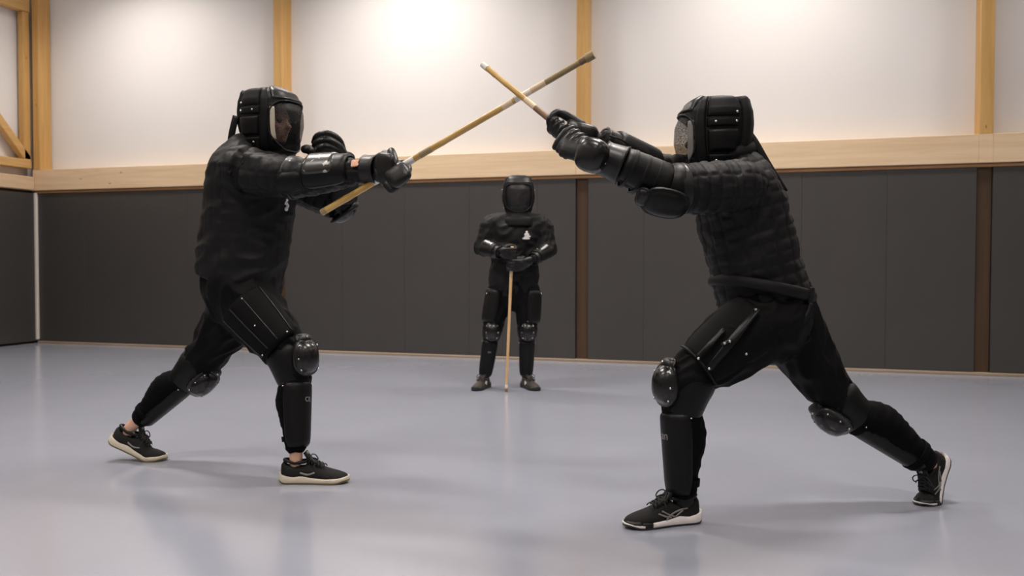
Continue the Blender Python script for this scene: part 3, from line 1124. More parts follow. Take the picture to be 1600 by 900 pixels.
def knee(P, base, c, n, up, wx=0.062, wz=0.082, dep=0.05, rl=None, mat='plastic', name='knee_pad', slv=None, rv=True):
    """pad worn over a joint: soft sleeve with a hard riveted cap"""
    n = nrm(n)
    up = nrm(np.asarray(up, float) - n * (np.asarray(up, float) @ n))
    sd = np.cross(up, n)
    c = np.asarray(c, float)
    g = G()
    if slv:
        A, B, rA, rB, rm = slv
        A, B = np.asarray(A, float), np.asarray(B, float)
        C_ = (A + B) / 2 + n * 0.004
        g.tube([A, A * .6 + C_ * .4, C_, B * .6 + C_ * .4, B], [rA * .9, rA, rm, rB, rB * .9], n, n=24, k=4, cap='flat')
        kp = mk(name, fuse(g, 0.007, 3), M['pad'], P, base)
    else:
        g.sq(c - n * 0.004, sd * wx * 1.25, up * wz * 1.25, n * dep * 0.5, 0.8)
        kp = mk(name, g, M['pad'], P, base)
    cp = mk('cap', dome(G(), c, n, up, wx, wz, dep), M[mat], kp, base, angle=60)
    g = dome(G(), c - n * 0.006 + up * wz * 1.02, nrm(n + up * 0.55), up, wx * 0.62, wz * 0.30, 0.018)
    mk('cap_flap', g, M['leather'], kp, base, angle=60)
    if rv:
        for a, b in ((-0.78, 0.62), (0.78, 0.62), (-0.85, -0.1), (0.85, -0.1), (-0.7, -0.72), (0.7, -0.72), (0, 1.12)):
            q = c + sd * (a * wx) + up * (b * wz) + n * (dep * (0.40 if b < 1 else 0.42))
            mk('rivet', G().sph(q, 0.0048, 8, 5), M['metal'], kp, base)
    return kp


# ---------------------------------------------------------------- people
CAMD = arr(-CW.x, -CW.y, 0)      # horizontal direction from the fencers towards the viewer
def lerp(a, b, t):
    return np.asarray(a, float) * (1 - t) + np.asarray(b, float) * t

def body(name, label, base, F, torso, headc, hf, hu, arms, legs, feet, k=0.70, voxel=0.009):
    """the person's own body: one continuous skin, mostly under clothing"""
    g = G()
    g.tube([q[0] for q in torso], [(q[1] * k, q[2] * k) for q in torso], F, n=24, k=4)
    neck = lerp(torso[-1][0], headc, 0.0)
    g.tube([lerp(torso[-2][0], neck, 0.5), neck, lerp(neck, headc, 0.75)], [0.07, 0.058, 0.055], F, n=16)
    head_shape(g, headc, hf, hu)
    for sh, el, wr in arms:
        g.tube([lerp(torso[-2][0], sh, 0.5), sh, lerp(sh, el, 0.5), el, lerp(el, wr, 0.3), wr], [0.06, 0.056, 0.048, 0.038, 0.041, 0.027], F, n=14)
    for (hp, kn, an), (heel, toe) in zip(legs, feet):
        dn = nrm(np.asarray(an, float) - np.asarray(kn, float))
        calf = -nrm(F) * 0.012
        g.tube([hp, lerp(hp, kn, 0.5), kn, lerp(kn, an, 0.3) + calf, lerp(kn, an, 0.62) + calf * 0.6, lerp(kn, an, 0.92), np.asarray(an, float) + dn * 0.02], [0.09, 0.076, 0.054, 0.055, 0.044, 0.033, 0.030], F, n=16)
        g.tube([heel, lerp(heel, toe, 0.45), toe], [0.016, 0.018, 0.014], (0, 0, 1), n=12)
        g.tube([an, lerp(heel, toe, 0.15), lerp(heel, toe, 0.45)], [0.029, 0.019, 0.016], F, n=12)
    P = mk(name, fuse(g, voxel, 3), M['skin'], None, base)
    tag(P, label, 'person')
    eyes(P, headc, hf, hu, base)
    return P

def quilted(arm_segs, torso_seg, rows=0.047, amp=0.0055, fold=0.007, seed=0.0, tfold=0.010, cols=26, tq=0.75):
    segs = list(arm_segs) + [torso_seg]
    nt_ = len(arm_segs)
    def fn(V, Nn):
        idx, ax, ph = limb_coords(V, segs)
        d = np.zeros(len(V))
        arm = idx < nt_
        d[arm] -= amp * np.maximum(seam(ax[arm], rows, 0.0055), 0.7 * seam(ph[arm], math.radians(51.5), math.radians(4.0)))
        tor = ~arm
        d[tor] -= amp * tq * np.maximum(seam(ax[tor], rows, 0.0055) * 0.8, seam(ph[tor], math.radians(cols), math.radians(2.2)))
        fo = folds(V, segs, 1.0, 13.0, 1.5, seed, 0.5)
        d += np.where(arm, fold, tfold) * fo
        return d
    return fn

def leg_gear(P, base, kn, an, front, plate_r, sleeve, txt=None, skin_gap=0.05, ankle_gap=0.04, matp='pad', bl=1.0, calf=0.062, right=None):
    """elastic calf sleeve with a moulded shin plate"""
    kn, an = np.asarray(kn, float), np.asarray(an, float)
    T = nrm(an - kn)
    L = np.linalg.norm(an - kn)
    A = kn + T * (0.085 + skin_gap)
    B = an - T * ankle_gap
    back = -nrm(np.asarray(front, float)) * 0.026
    g = G().tube([A, lerp(A, B, 0.25) + back, lerp(A, B, 0.55) + back * 0.6, lerp(A, B, 0.85), B], [sleeve, sleeve * 1.08, sleeve * 0.95, sleeve * 0.76, sleeve * 0.74], front, n=24, k=5)
    segs = [(A, B, front, 0.06)]
    sg = mk('shin_guard', fuse(g, 0.007, 2, lambda V, Nn: folds(V, segs, 0.003, 30, 1.0, 1.0)), M['knit'], P, base)
    gp = plate(G(), A - T * 0.01, B + T * 0.012, plate_r, plate_r * 0.80, front, 8, 172, 0.012, 22, 24, 0.22)
    pl = mk('shin_plate', gp, M[matp], sg, base)
    gs = cuff(G(), lerp(A, B, 0.86), lerp(A, B, 0.95), sleeve * 0.90, sleeve * 0.86, 0.005, front, 0.0)
    mk('ankle_strap', gs, M['knit'], sg, base)
    sd = nrm(np.cross(T, front))
    nn = np.cross(sd, T)
    for sgn in (-1, 1):
        a = math.radians(90 + sgn * 70)
        q = lerp(A, B, 0.03) + (sd * math.cos(a) + nn * math.sin(a)) * (plate_r + 0.011)
        mk('snap', G().sph(q, 0.004, 8, 5), M['metal'], sg, base)
    if txt:
        s, ang, size = txt
        a = math.radians(ang)
        rr = (plate_r * 0.93 + 0.0135)
        n_ = sd * math.cos(a) + nn * math.sin(a)
        c = lerp(A, B, 0.27) + n_ * rr
        up = -T
        lettering(s, size, c, np.cross(up, n_), up, M['greylogo'] if right is None else M[right], sg, base, curve=rr)
    return sg


# ---- fencer on the left, lunging to the right with one arm stretched out
def fencer_left():
    F = nrm(arr(0.99, -0.144, 0))
    S = arr(F[1], -F[0], 0)                   # his right
    base = np.array((-2.470,3.609,0.0))
    hc = np.array((-2.306,3.648,1.672))
    hf = nrm(0.92 * np.array(CR) * arr(1, 1, 0) - 0.39 * np.array(CW) * arr(1, 1, 0) + arr(0, 0, -0.03))
    hu = nrm(arr(0.06, 0, 1))
    torso = [((-2.454,3.642,0.798), .17, .17), ((-2.469,3.640,0.898), .19, .205), ((-2.476,3.640,0.979), .20, .222), ((-2.471,3.644,1.056), .205, .226), ((-2.454,3.652,1.165), .215, .220),
             ((-2.432,3.652,1.289), .225, .212), ((-2.430,3.645,1.387), .225, .196), ((-2.422,3.639,1.479), .205, .165), ((-2.402,3.637,1.546), .13, .125), ((-2.379,3.645,1.589), .085, .09)]
    RS, RE, RW = (-2.360,3.479,1.436), (-2.062,3.474,1.389), (-1.682,3.464,1.419)
    LS, LE, LW = (-2.394,3.824,1.454), (-2.095,3.900,1.306), (-2.005,3.818,1.501)
    tfR = shoe_tf((-1.948,3.525,0.0), nrm(np.array(CR)), 0.0, 0.0, 1.04)
    tfL = shoe_tf((-3.049,3.660,0.0), nrm(np.array(CR)), math.radians(25), math.radians(23), 1.04)
    RA, RF = ankle(tfR)
    LA, LF = ankle(tfL)
    RH, RK = (-2.460,3.579,0.868), (-2.135,3.554,0.562)
    LH, LK = (-2.477,3.720,0.864), (-2.814,3.732,0.462)
    P = body('person', 'fencer in black padded gear lunging towards the right, one arm stretched out, cream shoe soles', base, F, torso, hc, hf, hu,
             [(RS, RE, RW), (LS, LE, LW)], [(RH, RK, RA), (LH, LK, LA)],
             [RF, LF])
    # jacket
    g = G()
    g.tube([q[0] for q in torso], [(q[1], q[2]) for q in torso], F, n=32, k=5)
    g.tube([lerp(torso[-4][0], RS, 0.3), lerp(torso[-4][0], RS, 0.75), lerp(RS, RE, 0.12), lerp(RS, RE, 0.5), lerp(RS, RE, 0.9), RE, lerp(RE, RW, 0.15), lerp(RE, RW, 0.6), lerp(RE, RW, 0.85)],
           [.14, .130, .120, .104, .095, .090, .086, .072, .058], F, n=24, k=4)
    g.tube([lerp(torso[-4][0], LS, 0.3), LS, lerp(LS, LE, 0.5), LE, lerp(LE, LW, 0.2), lerp(LE, LW, 0.7), LW], [.12, .112, .095, .084, .08, .066, .055], F, n=24, k=4)
    hb, hfr = np.array((-2.741,3.612,0.990)), np.array((-2.221,3.609,0.849))
    hn = np.cross(S, hfr - hb)
    hn = nrm(hn if hn[2] > 0 else -hn)
    q = quilted([(RS, RE, (0, 0, 1), .1), (RE, RW, (0, 0, 1), .08), (LS, LE, (0, 0, 1), .1), (LE, LW, F, .08)], (torso[0][0], torso[-1][0], F, .2), 0.050, 0.0065, 0.006, 1.0, 0.008, 24, 0.3)
    jk = mk('jacket', fuse(g, 0.0075, 3, q, [(hb, hn)]), M['cloth'], P, base)
    md = jk.modifiers.new('s', 'SOLIDIFY')
    md.thickness = 0.010
    # chest emblem
    em = np.array((-2.192,3.650,1.269))
    g = G()
    for dx, dz, a, b2 in ((0.0, 0.022, 0.010, 0.008), (-0.006, 0.008, 0.012, 0.009), (0.006, -0.004, 0.009, 0.012), (-0.003, -0.020, 0.012, 0.010)):
        cc = np.array(torso[5][0]) + F * 0.206 - S * (0.02 + dx) + arr(0, 0, dz - 0.005)
        g.sq(cc, -S * a, F * 0.007, arr(0, 0, b2), 1.0, 10, 6)
    mk('emblem', g, M['whitelogo'], jk, base)
    # trousers to below the knee
    g = G()
    g.tube([(-2.467,3.643,0.994), (-2.472,3.639,0.901), (-2.466,3.639,0.823)], [(.175, .19), (.185, .195), (.17, .17)], F, n=28, k=5)
    g.tube([(-2.449,3.572,0.881), lerp(RH, RK, .25), lerp(RH, RK, .55), lerp(RH, RK, .85), RK, lerp(RK, RA, .22)], [.145, .150, .136, .108, .088, .074], F, n=26, k=5)
    g.tube([(-2.465,3.703,0.877), lerp(LH, LK, .25), lerp(LH, LK, .55), lerp(LH, LK, .85), LK, lerp(LK, LA, .16)], [.15, .140, .122, .102, .086, .072], F, n=26, k=5)
    segs = [(RH, RK, F, .13), (RK, RA, F, .08), (LH, LK, F, .13), (LK, LA, F, .08)]
    tr = mk('trousers', fuse(g, 0.0075, 4, lambda V, Nn: folds(V, segs, 0.015, 10, 1.5, 4.0, 0.9)), M['trouser'], P, base)
    out = nrm(S * 0.75 + F * 0.55)
    A, B = lerp(RH, RK, .22), lerp(RH, RK, .86)
    g = plate(G(), A, B, .152, .118, out, 30, 150, 0.007, 18, 20, 0.2, 0.004, -0.02)
    tp = mk('thigh_pad', g, M['trouser'], tr, base)
    T = nrm(B - A)
    sd = nrm(np.cross(T, out))
    nn = np.cross(sd, T)
    for an in (40, 68, 96, 132):
        a = math.radians(an)
        pts = [lerp(A, B, t) + (sd * math.cos(a) + nn * math.sin(a)) * (.152 * (1 - t) + .118 * t + .0075 + .004 * math.sin(math.pi * t)) for t in (0.06, 0.3, 0.6, 0.94)]
        mk('piping', G().tube(pts, [.003] * 4, out, n=8, k=4), M['leather'], tr, base)
    for px in ((0.95, 50), (0.95, 120), (0.08, 96), (0.55, 82)):
        a = math.radians(px[1])
        q_ = lerp(A, B, px[0]) + (sd * math.cos(a) + nn * math.sin(a)) * (.152 * (1 - px[0]) + .118 * px[0] + .014)
        mk('snap', G().sph(q_, 0.005, 8, 5), M['metal'], tr, base)
    # side seam
    pts = [(-2.540,3.412,0.979), (-2.478,3.407,0.891), (-2.403,3.406,0.798), (-2.346,3.411,0.731)]
    # mask
    neckb = np.array((-2.361,3.638,1.538))
    L = frame(hc, hf, hu)
    gb = G().tube([L((0, 0.03, -0.12)), L((0, 0.02, -0.16)), L((0, -0.01, -0.19)), L((0, -0.03, -0.215))], [(.09, .09), (.096, .10), (.108, .11), (.12, .12)], hf, n=28, k=4, cap='flat')
    st = [L((0.09, -0.14, 0.03)), L((0.095, -0.155, -0.04)), L((0.085, -0.172, -0.10)), L((0.06, -0.178, -0.15)), L((0.05, -0.17, -0.19))]
    mask(P, hc, hf, hu, base, 1.04, (st, nrm(hf)), bib=gb, edges=(1,))
    # right arm guards
    ov = nrm(CAMD * 0.75 + arr(0, 0, 0.65))
    lo_ = nrm(CAMD * 0.9 + arr(0, 0, -0.25))
    kp = knee(P, base, np.array(RE) + lo_ * 0.082 - F * 0.02, lo_, F, 0.052, 0.066, 0.026, name='elbow_pad', mat='pad', slv=(lerp(RS, RE, 0.80), lerp(RE, RW, 0.10), .094, .088, .096), rv=False)
    mk('strap', cuff(G(), lerp(RS, RE, 0.86), lerp(RS, RE, 0.97), .099, .099, 0.006, F, 0.0), M['leather'], kp, base)
    for k, an in enumerate((60, 78)):
        mk('snap', G().sph(lerp(RS, RE, 0.93 + 0.03 * k) + ov * 0.098 + arr(0, 0, 0.012 * k), 0.005, 8, 5), M['metal'], kp, base)
    g = plate(G(), lerp(RE, RW, .17), lerp(RE, RW, .72), .088, .072, ov, 0, 180, 0.010, 18, 22, 0.15)
    fg = mk('forearm_guard', g, M['pad'], P, base)
    g = plate(G(), lerp(RE, RW, .20), lerp(RE, RW, .58), .096, .085, ov, 45, 140, 0.009, 14, 16, 0.12)
    mk('scuffed_plate', g, M['scuffed'], fg, base)
    c = lerp(RE, RW, .79) + nrm(CAMD + arr(0, 0, .45)) * 0.066
    g = G().sq(c, nrm(np.array(RW) - np.array(RE)) * 0.019, np.cross(nrm(np.array(RW) - np.array(RE)), nrm(CAMD + arr(0, 0, .45))) * 0.017, nrm(CAMD + arr(0, 0, .45)) * 0.005, 0.25)
    mk('cloth_patch', g, M['patch'], fg, base)
    # right glove round the stick
    sa, sb = np.array((-1.933,3.456,1.232)), np.array((-0.702,3.385,1.825))
    ax = nrm(sb - sa)
    pt = sa + (sb - sa) * 0.285
    g, d = grip(pt, ax, RW, 1, 0.014, 0.0165, 0.030)
    gl = mk('glove', fuse(g, 0.0036, 1), M['leather'], P, base)
    adir = nrm(pt - np.array(RW))
    upv = nrm(arr(0, 0, 1) - adir * adir[2])
    c0 = lerp(RW, pt, 0.62) + CAMD * 0.030 + upv * 0.008
    g = G().sq(c0, adir * 0.058, upv * 0.066, CAMD * 0.044, 0.55, 28, 16)
    mk('hand_guard', g, M['leather'], gl, base)
    c1 = pt + CAMD * 0.034 + adir * 0.042 - upv * 0.012
    rot = nrm(adir * 0.8 - upv * 0.6)
    g = G().sq(c1, rot * 0.054, nrm(np.cross(rot, CAMD)) * 0.056, CAMD * 0.040, 0.72, 28, 16)
    mk('finger_guard', g, M['leather'], gl, base)
    c2 = pt + CAMD * 0.030 - upv * 0.060 + adir * 0.012
    g = G().sq(c2, rot * 0.040, nrm(np.cross(rot, CAMD)) * 0.030, CAMD * 0.034, 0.6, 22, 12)
    mk('finger_guard', g, M['leather'], gl, base)
    mk('cuff', cuff(G(), lerp(RE, RW, .90), np.array(RW) + adir * 0.030, .064, .066, 0.008, upv, 0.004), M['leather'], gl, base)
    # left arm: elbow pad, guard and fist
    mk('forearm_guard', plate(G(), lerp(LE, LW, .15), lerp(LE, LW, .85), .085, .066, F, -10, 190, 0.010), M['pad'], P, base)
    ld = nrm(np.array(LE) - lerp(LS, LW, 0.5))
    knee(P, base, np.array(LE) + ld * 0.062, ld, nrm(np.array(LW) - np.array(LE)), 0.055, 0.07, 0.035, name='elbow_pad', mat='plastic', rv=False)
    fpt = np.array((-2.030,3.718,1.573))
    g = G()
    fs_ = [[(-1.979,3.743,1.544), (-1.981,3.702,1.590), (-2.016,3.661,1.616), (-2.067,3.656,1.605), (-2.102,3.687,1.583)],
           [(-1.976,3.744,1.534), (-1.979,3.692,1.561), (-2.013,3.651,1.584), (-2.064,3.645,1.573), (-2.096,3.677,1.555)],
           [(-1.976,3.744,1.525), (-1.984,3.689,1.537), (-2.016,3.649,1.554), (-2.061,3.645,1.543), (-2.090,3.678,1.530)],
           [(-1.979,3.743,1.516), (-1.995,3.696,1.517), (-2.021,3.657,1.525), (-2.060,3.655,1.517), (-2.083,3.690,1.510)]]
    for k, q_ in enumerate(fs_):
        g.tube(q_, [.0175, .0185, .0178 - .0006 * k, .0172 - .0006 * k, .015], CAMD, n=12, k=4)
    g.sq((-2.041,3.725,1.562), np.array(CR) * 0.052, CAMD * 0.036, arr(0, 0, 0.046), 0.9)
    g.tube([(-2.011,3.765,1.541), LW], [.036, .034], F, n=14)
    g.tube([(-2.046,3.691,1.503), (-2.067,3.643,1.510), (-2.088,3.616,1.538), (-2.124,3.637,1.544)], [.019, .020, .023, .020], (0, 0, 1), n=12, k=4)
    gl = mk('glove', fuse(g, 0.0036, 1), M['leather'], P, base)
    mk('cuff', cuff(G(), lerp(LE, LW, .72), np.array(LW) + arr(0, 0, 0.01), .062, .06, 0.008, F, 0.004), M['leather'], gl, base)
    # knees, shins, shoes
    fr = nrm(F * 0.9 + CAMD * 0.35)
    knee(P, base, np.array((-2.097,3.534,0.577)) + fr * 0.052, nrm(fr + arr(0, 0, 0.12)), arr(0, 0, 1), 0.064, 0.082, 0.056, slv=(lerp(RH, RK, .84), lerp(RK, RA, .26), .100, .082, .092))
    leg_gear(P, base, RK, RA, nrm(F * 0.8 + CAMD * 0.5), .068, .071, ('CE', 112, 0.030), 0.035, 0.052)
    T2 = nrm(np.array(LA) - np.array(LK))
    fl = nrm(F - T2 * (F @ T2))
    knee(P, base, np.array((-2.779,3.721,0.432)) + fl * 0.050, nrm(fl + CAMD * 0.2), -T2, 0.062, 0.080, 0.055, slv=(lerp(LH, LK, .86), lerp(LK, LA, .22), .098, .080, .090))
    leg_gear(P, base, LK, LA, nrm(fl - 0.6 * CAMD), .066, .072, None, 0.012, 0.075)
    shoe(P, tfR, base, 'cream')
    shoe(P, tfL, base, 'cream')
    return P
fencer_left()


# ---- fencer on the right, deep lunge to the left, both hands on the stick
def fencer_right():
    F = nrm(-0.957 * np.array(CR) * arr(1, 1, 0) - 0.29 * np.array(CW) * arr(1, 1, 0))
    Lf = arr(-F[1], F[0], 0)                  # his left, towards the viewer
    base = np.array((0.037,3.642,0.0))
    hc = np.array((-0.242,3.599,1.508))
    hf = nrm(-0.98 * np.array(CR) * arr(1, 1, 0) + 0.18 * np.array(CW) * arr(1, 1, 0) + arr(0, 0, -0.04))
    hu = nrm(arr(0.0, 0, 1) - 0.06 * F)
    torso = [((-0.012,3.648,0.765), .16, .165), ((-0.025,3.646,0.835), .185, .192), ((-0.050,3.640,0.920), .185, .186), ((-0.076,3.635,1.016), .190, .186), ((-0.104,3.630,1.120), .200, .184),
             ((-0.130,3.625,1.223), .210, .180), ((-0.148,3.622,1.309), .205, .158), ((-0.164,3.619,1.379), .165, .125), ((-0.184,3.614,1.431), .095, .095)]
    tfL = shoe_tf((-0.452,3.294,0.0), F, 0.0, 0.0, 1.06)
    tfR = shoe_tf((0.646,3.978,0.0), nrm(F + 0.30 * CAMD), math.radians(62), math.radians(58), 1.0)
    LA, LFt = ankle(tfL)
    RA, RFt = ankle(tfR)
    LS, LE, LW = (-0.117,3.443,1.303), (-0.376,3.280,1.283), (-0.574,3.182,1.386)
    RS, RE, RW = (-0.238,3.763,1.363), (-0.469,3.548,1.381), (-0.625,3.336,1.477)
    LH, LK = (-0.007,3.567,0.803), (-0.345,3.394,0.537)
    RH, RK = (0.026,3.733,0.787), (0.276,3.850,0.411)
    P = body('person', 'fencer in black quilted gear lunging deep to the left, both hands gripping a stick', base, F, torso, hc, hf, hu,
             [(LS, LE, LW), (RS, RE, RW)], [(LH, LK, LA), (RH, RK, RA)], [LFt, RFt])
    # jacket
    g = G()
    g.tube([q[0] for q in torso], [(q[1], q[2]) for q in torso], F, n=32, k=5)
    g.tube([lerp(torso[-3][0], LS, 0.3), lerp(torso[-3][0], LS, 0.75), lerp(LS, LE, 0.12), lerp(LS, LE, 0.45), lerp(LS, LE, 0.8), LE, lerp(LE, LW, 0.2), lerp(LE, LW, 0.6), lerp(LE, LW, 0.9)],
           [.115, .112, .108, .103, .096, .086, .076, .066, .054], F, n=24, k=4)
    g.tube([lerp(torso[-3][0], RS, 0.3), RS, lerp(RS, RE, 0.5), RE, lerp(RE, RW, 0.4), RW], [.11, .105, .09, .078, .066, .05], F, n=24, k=4)
    hb, hfr = np.array((0.167,3.725,0.824)), np.array((-0.212,3.568,0.810))
    hn = arr(0, 0, 1)
    q = quilted([(LS, LE, (0, 0, 1), .1), (LE, LW, (0, 0, 1), .08), (RS, RE, (0, 0, 1), .1), (RE, RW, (0, 0, 1), .08)], (torso[0][0], torso[-1][0], F, .2), 0.046, 0.0075, 0.005, 6.0, 0.008, 20)
    jk = mk('jacket', fuse(g, 0.0075, 3, q, [(np.array((-0.020,3.647,0.814)), nrm(arr(0, 0, 1) - 0.10 * F))]), M['cloth'], P, base)
    md = jk.modifiers.new('s', 'SOLIDIFY')
    md.thickness = 0.010
    nk = np.array((-0.189,3.613,1.433))
    g = G().tube([nk + F * (0.10 * math.cos(t)) + Lf * (0.10 * math.sin(t)) + arr(0, 0, 0.01 - 0.03 * math.cos(t)) for t in np.linspace(0, 2 * math.pi, 36, endpoint=False)], [(0.02, 0.03)] * 36, (0, 0, 1), n=12, closed=True)
    mk('collar', g, M['cloth'], jk, base)
    # waist belt
    bc = np.array((-0.045,3.642,0.902))
    bn = nrm(arr(0, 0, 1) - 0.20 * F)
    bf = nrm(F - bn * (F @ bn))
    g = G().tube([bc + bf * (0.205 * math.cos(t)) + Lf * (0.203 * math.sin(t)) for t in np.linspace(0, 2 * math.pi, 48, endpoint=False)], [(0.011, 0.024)] * 48, bn, n=10, closed=True)
    mk('belt', g, M['cloth'], jk, base)
    a = math.radians(118)
    bq = bc + bf * (0.214 * math.cos(a)) + Lf * (0.212 * math.sin(a))
    mk('belt_loop', G().sq(bq, nrm(-bf * math.sin(a) + Lf * math.cos(a)) * 0.014, bn * 0.032, nrm(bf * math.cos(a) + Lf * math.sin(a)) * 0.006, 0.3), M['cloth'], jk, base)
    ribs = [bq - bn * 0.03 + Lf * 0.012, bq - bn * 0.07 + Lf * 0.018 + F * 0.01, bq - bn * 0.10 + Lf * 0.02 + F * 0.03]
    mk('belt_end', ribbon(G(), ribs, F, 0.022, 0.004), M['cloth'], jk, base)
    # trousers
    g = G()
    g.tube([(-0.035,3.644,0.894), (-0.025,3.646,0.830), (-0.012,3.647,0.752)], [(.175, .180), (.185, .194), (.165, .165)], F, n=28, k=5)
    g.tube([(0.005,3.601,0.786), lerp(LH, LK, .25), lerp(LH, LK, .55), lerp(LH, LK, .85), LK, lerp(LK, LA, .22)], [.150, .148, .130, .100, .082, .072], F, n=26, k=5)
    g.tube([(0.036,3.725,0.779), lerp(RH, RK, .25), lerp(RH, RK, .55), lerp(RH, RK, .85), RK, lerp(RK, RA, .16)], [.150, .135, .115, .094, .082, .072], F, n=26, k=5)
    segs = [(LH, LK, F, .13), (LK, LA, F, .08), (RH, RK, F, .13), (RK, RA, F, .08)]
    tr = mk('trousers', fuse(g, 0.0075, 4, lambda V, Nn: folds(V, segs, 0.014, 10, 1.5, 9.0, 0.9)), M['trouser'], P, base)
    out = nrm(CAMD * 0.8 + arr(0, 0, 0.5))
    A, B = lerp(LH, LK, .16), lerp(LH, LK, .82)
    r0, r1 = .150, .112
    g = plate(G(), A, B, r0, r1, out, 30, 150, 0.008, 18, 20, 0.2, 0.004, -0.02)
    mk('thigh_pad', g, M['trouser'], tr, base)
    T = nrm(B - A)
    sd = nrm(np.cross(T, out))
    nn = np.cross(sd, T)
    def thigh(t, ang, off):
        a = math.radians(ang)
        return lerp(A, B, t) + (sd * math.cos(a) + nn * math.sin(a)) * (r0 * (1 - t) + r1 * t + off + .004 * math.sin(math.pi * t))
    for pts, w_ in (([(-0.055,3.388,0.834), (-0.109,3.344,0.765), (-0.166,3.315,0.690), (-0.230,3.302,0.610)], 0.030), ([(-0.175,3.350,0.759), (-0.222,3.321,0.704), (-0.272,3.304,0.646)], 0.022)):
        mk('thigh_strap', ribbon(G(), pts, np.array(CR) * 0.75 + np.array(CU) * 0.65, w_, 0.007), M['pad'], tr, base)
    for q_ in ((-0.227,3.296,0.613), (-0.154,3.313,0.716), (-0.172,3.307,0.709), (-0.062,3.379,0.832), (-0.267,3.301,0.649), (-0.095,3.348,0.667)):
        mk('buckle', G().sph(q_, 0.0062, 10, 6), M['metal'], tr, base)
    mk('strap_keeper', ribbon(G(), [(-0.182,3.306,0.702), (-0.147,3.317,0.723)], np.array(CU), 0.012, 0.010), M['leather'], tr, base)
    pts = [thigh(0.98, x, 0.006) for x in (35, 60, 90, 120, 145)]
    mk('pad_hem', G().tube(pts, [.006] * 5, out, n=8, k=4), M['pad'], tr, base)
    # mask
    L = frame(hc, hf, hu)
    gb = G().tube([L((0, 0.03, -0.10)), L((0, 0.0, -0.15)), L((0, -0.04, -0.18)), L((0, -0.06, -0.21))], [(.09, .10), (.10, .12), (.115, .125), (.13, .13)], hf, n=28, k=4, cap='flat')
    st = [(-0.110,3.619,1.539), (-0.080,3.616,1.494), (-0.040,3.616,1.421), (0.000,3.616,1.351), (0.037,3.625,1.289)]
    mask(P, hc, hf, hu, base, 1.04, (st, nrm(-np.array(hf) - 0.5 * arr(0, 0, 1))), bib=gb, lining='greylogo', edges=(-1,))
    # arms
    lo_ = nrm(CAMD * 0.75 + arr(0, 0, -0.65))
    ov = nrm(CAMD * 0.6 + arr(0, 0, 0.8))
    up_arm = nrm(np.array(LE) - np.array(LS))
    kp = knee(P, base, np.array((-0.394,3.233,1.261)) + lo_ * 0.055, lo_, nrm(np.array(LW) - np.array(LS)), 0.060, 0.085, 0.030, name='elbow_pad', mat='pad', slv=(lerp(LS, LE, 0.78), lerp(LE, LW, 0.22), .092, .074, .092), rv=False)
    for k in range(4):
        q_ = np.array((-0.394,3.233,1.261)) + lo_ * 0.080 + arr(0, 0, 0.045) + up_arm * (0.035 - 0.022 * k)
        mk('stud', G().sph(q_ + CAMD * 0.004, 0.004, 8, 5), M['metal'], kp, base)
    mk('strap', cuff(G(), lerp(LS, LE, 0.83), lerp(LS, LE, 0.95), .099, .095, 0.006, F, 0.0), M['leather'], kp, base)
    g = plate(G(), lerp(LE, LW, .10), lerp(LE, LW, .88), .080, .060, ov, -25, 205, 0.010, 20, 24, 0.12)
    fg = mk('forearm_guard', g, M['pad'], P, base)
    for t in (0.3, 0.5, 0.7):
        mk('guard_rib', cuff(G(), lerp(LE, LW, t), lerp(LE, LW, t + 0.05), .091 - .020 * t, .0905 - .021 * t, 0.006, F, 0.0), M['pad'], fg, base)
    mk('forearm_guard', plate(G(), lerp(RE, RW, .1), lerp(RE, RW, .9), .078, .058, ov, -25, 205, 0.010), M['pad'], P, base)
    # stick line and hands
    sp_, sq_ = np.array((-0.500,3.138,1.290)), np.array((-1.175,3.462,1.838))
    ax = nrm(sq_ - sp_)
    Ls = np.linalg.norm(sq_ - sp_)
    def on(px_t):
        return sp_ + (sq_ - sp_) * px_t
    iu, ir = np.array(CU), np.array(CR)
    pL = on(0.335)
    g, d = grip(pL, ax, np.array(LW), 1, 0.0125, 0.0132, 0.0272, e1=-0.62 * ir - 0.78 * iu, thumb=True)
    gl = mk('glove', fuse(g, 0.0036, 1), M['leather'], P, base)
    hd = nrm(d['kc'] - np.array(LW))
    c0 = np.array((-0.637,3.111,1.399))
    up2 = nrm(iu - hd * (iu @ hd))
    cam3 = nrm(np.cross(hd, up2))
    cam3 = cam3 if cam3 @ CAMD > 0 else -cam3
    mk('hand_guard', G().sq(c0, hd * 0.058, up2 * 0.064, cam3 * 0.054, 0.75, 30, 18), M['plastic'], gl, base)
    mk('cuff', cuff(G(), lerp(LE, LW, .82), np.array(LW) + hd * 0.042, .072, .062, 0.009, up2, 0.005), M['leather'], gl, base)
    mk('cuff_snap', G().sph(np.array(LW) + cam3 * 0.071 - up2 * 0.02, 0.0055, 8, 5), M['metal'], gl, base)
    pR = on(0.425)
    g, d = grip(pR, ax, np.array(RW), 1, 0.0125, 0.0132, 0.0272, e1=0.45 * ir + 0.55 * iu - 0.65 * CAMD)
    gl = mk('glove', fuse(g, 0.0036, 1), M['leather'], P, base)
    hd = nrm(d['kc'] - np.array(RW))
    up2 = nrm(iu - hd * (iu @ hd))
    mk('hand_guard', G().sq(np.array((-0.700,3.283,1.508)), hd * 0.050, up2 * 0.036, nrm(np.cross(hd, up2)) * 0.042, 0.65, 26, 14), M['leather'], gl, base)
    mk('cuff', cuff(G(), lerp(RE, RW, .80), np.array(RW) + hd * 0.02, .060, .054, 0.008, up2, 0.005), M['leather'], gl, base)
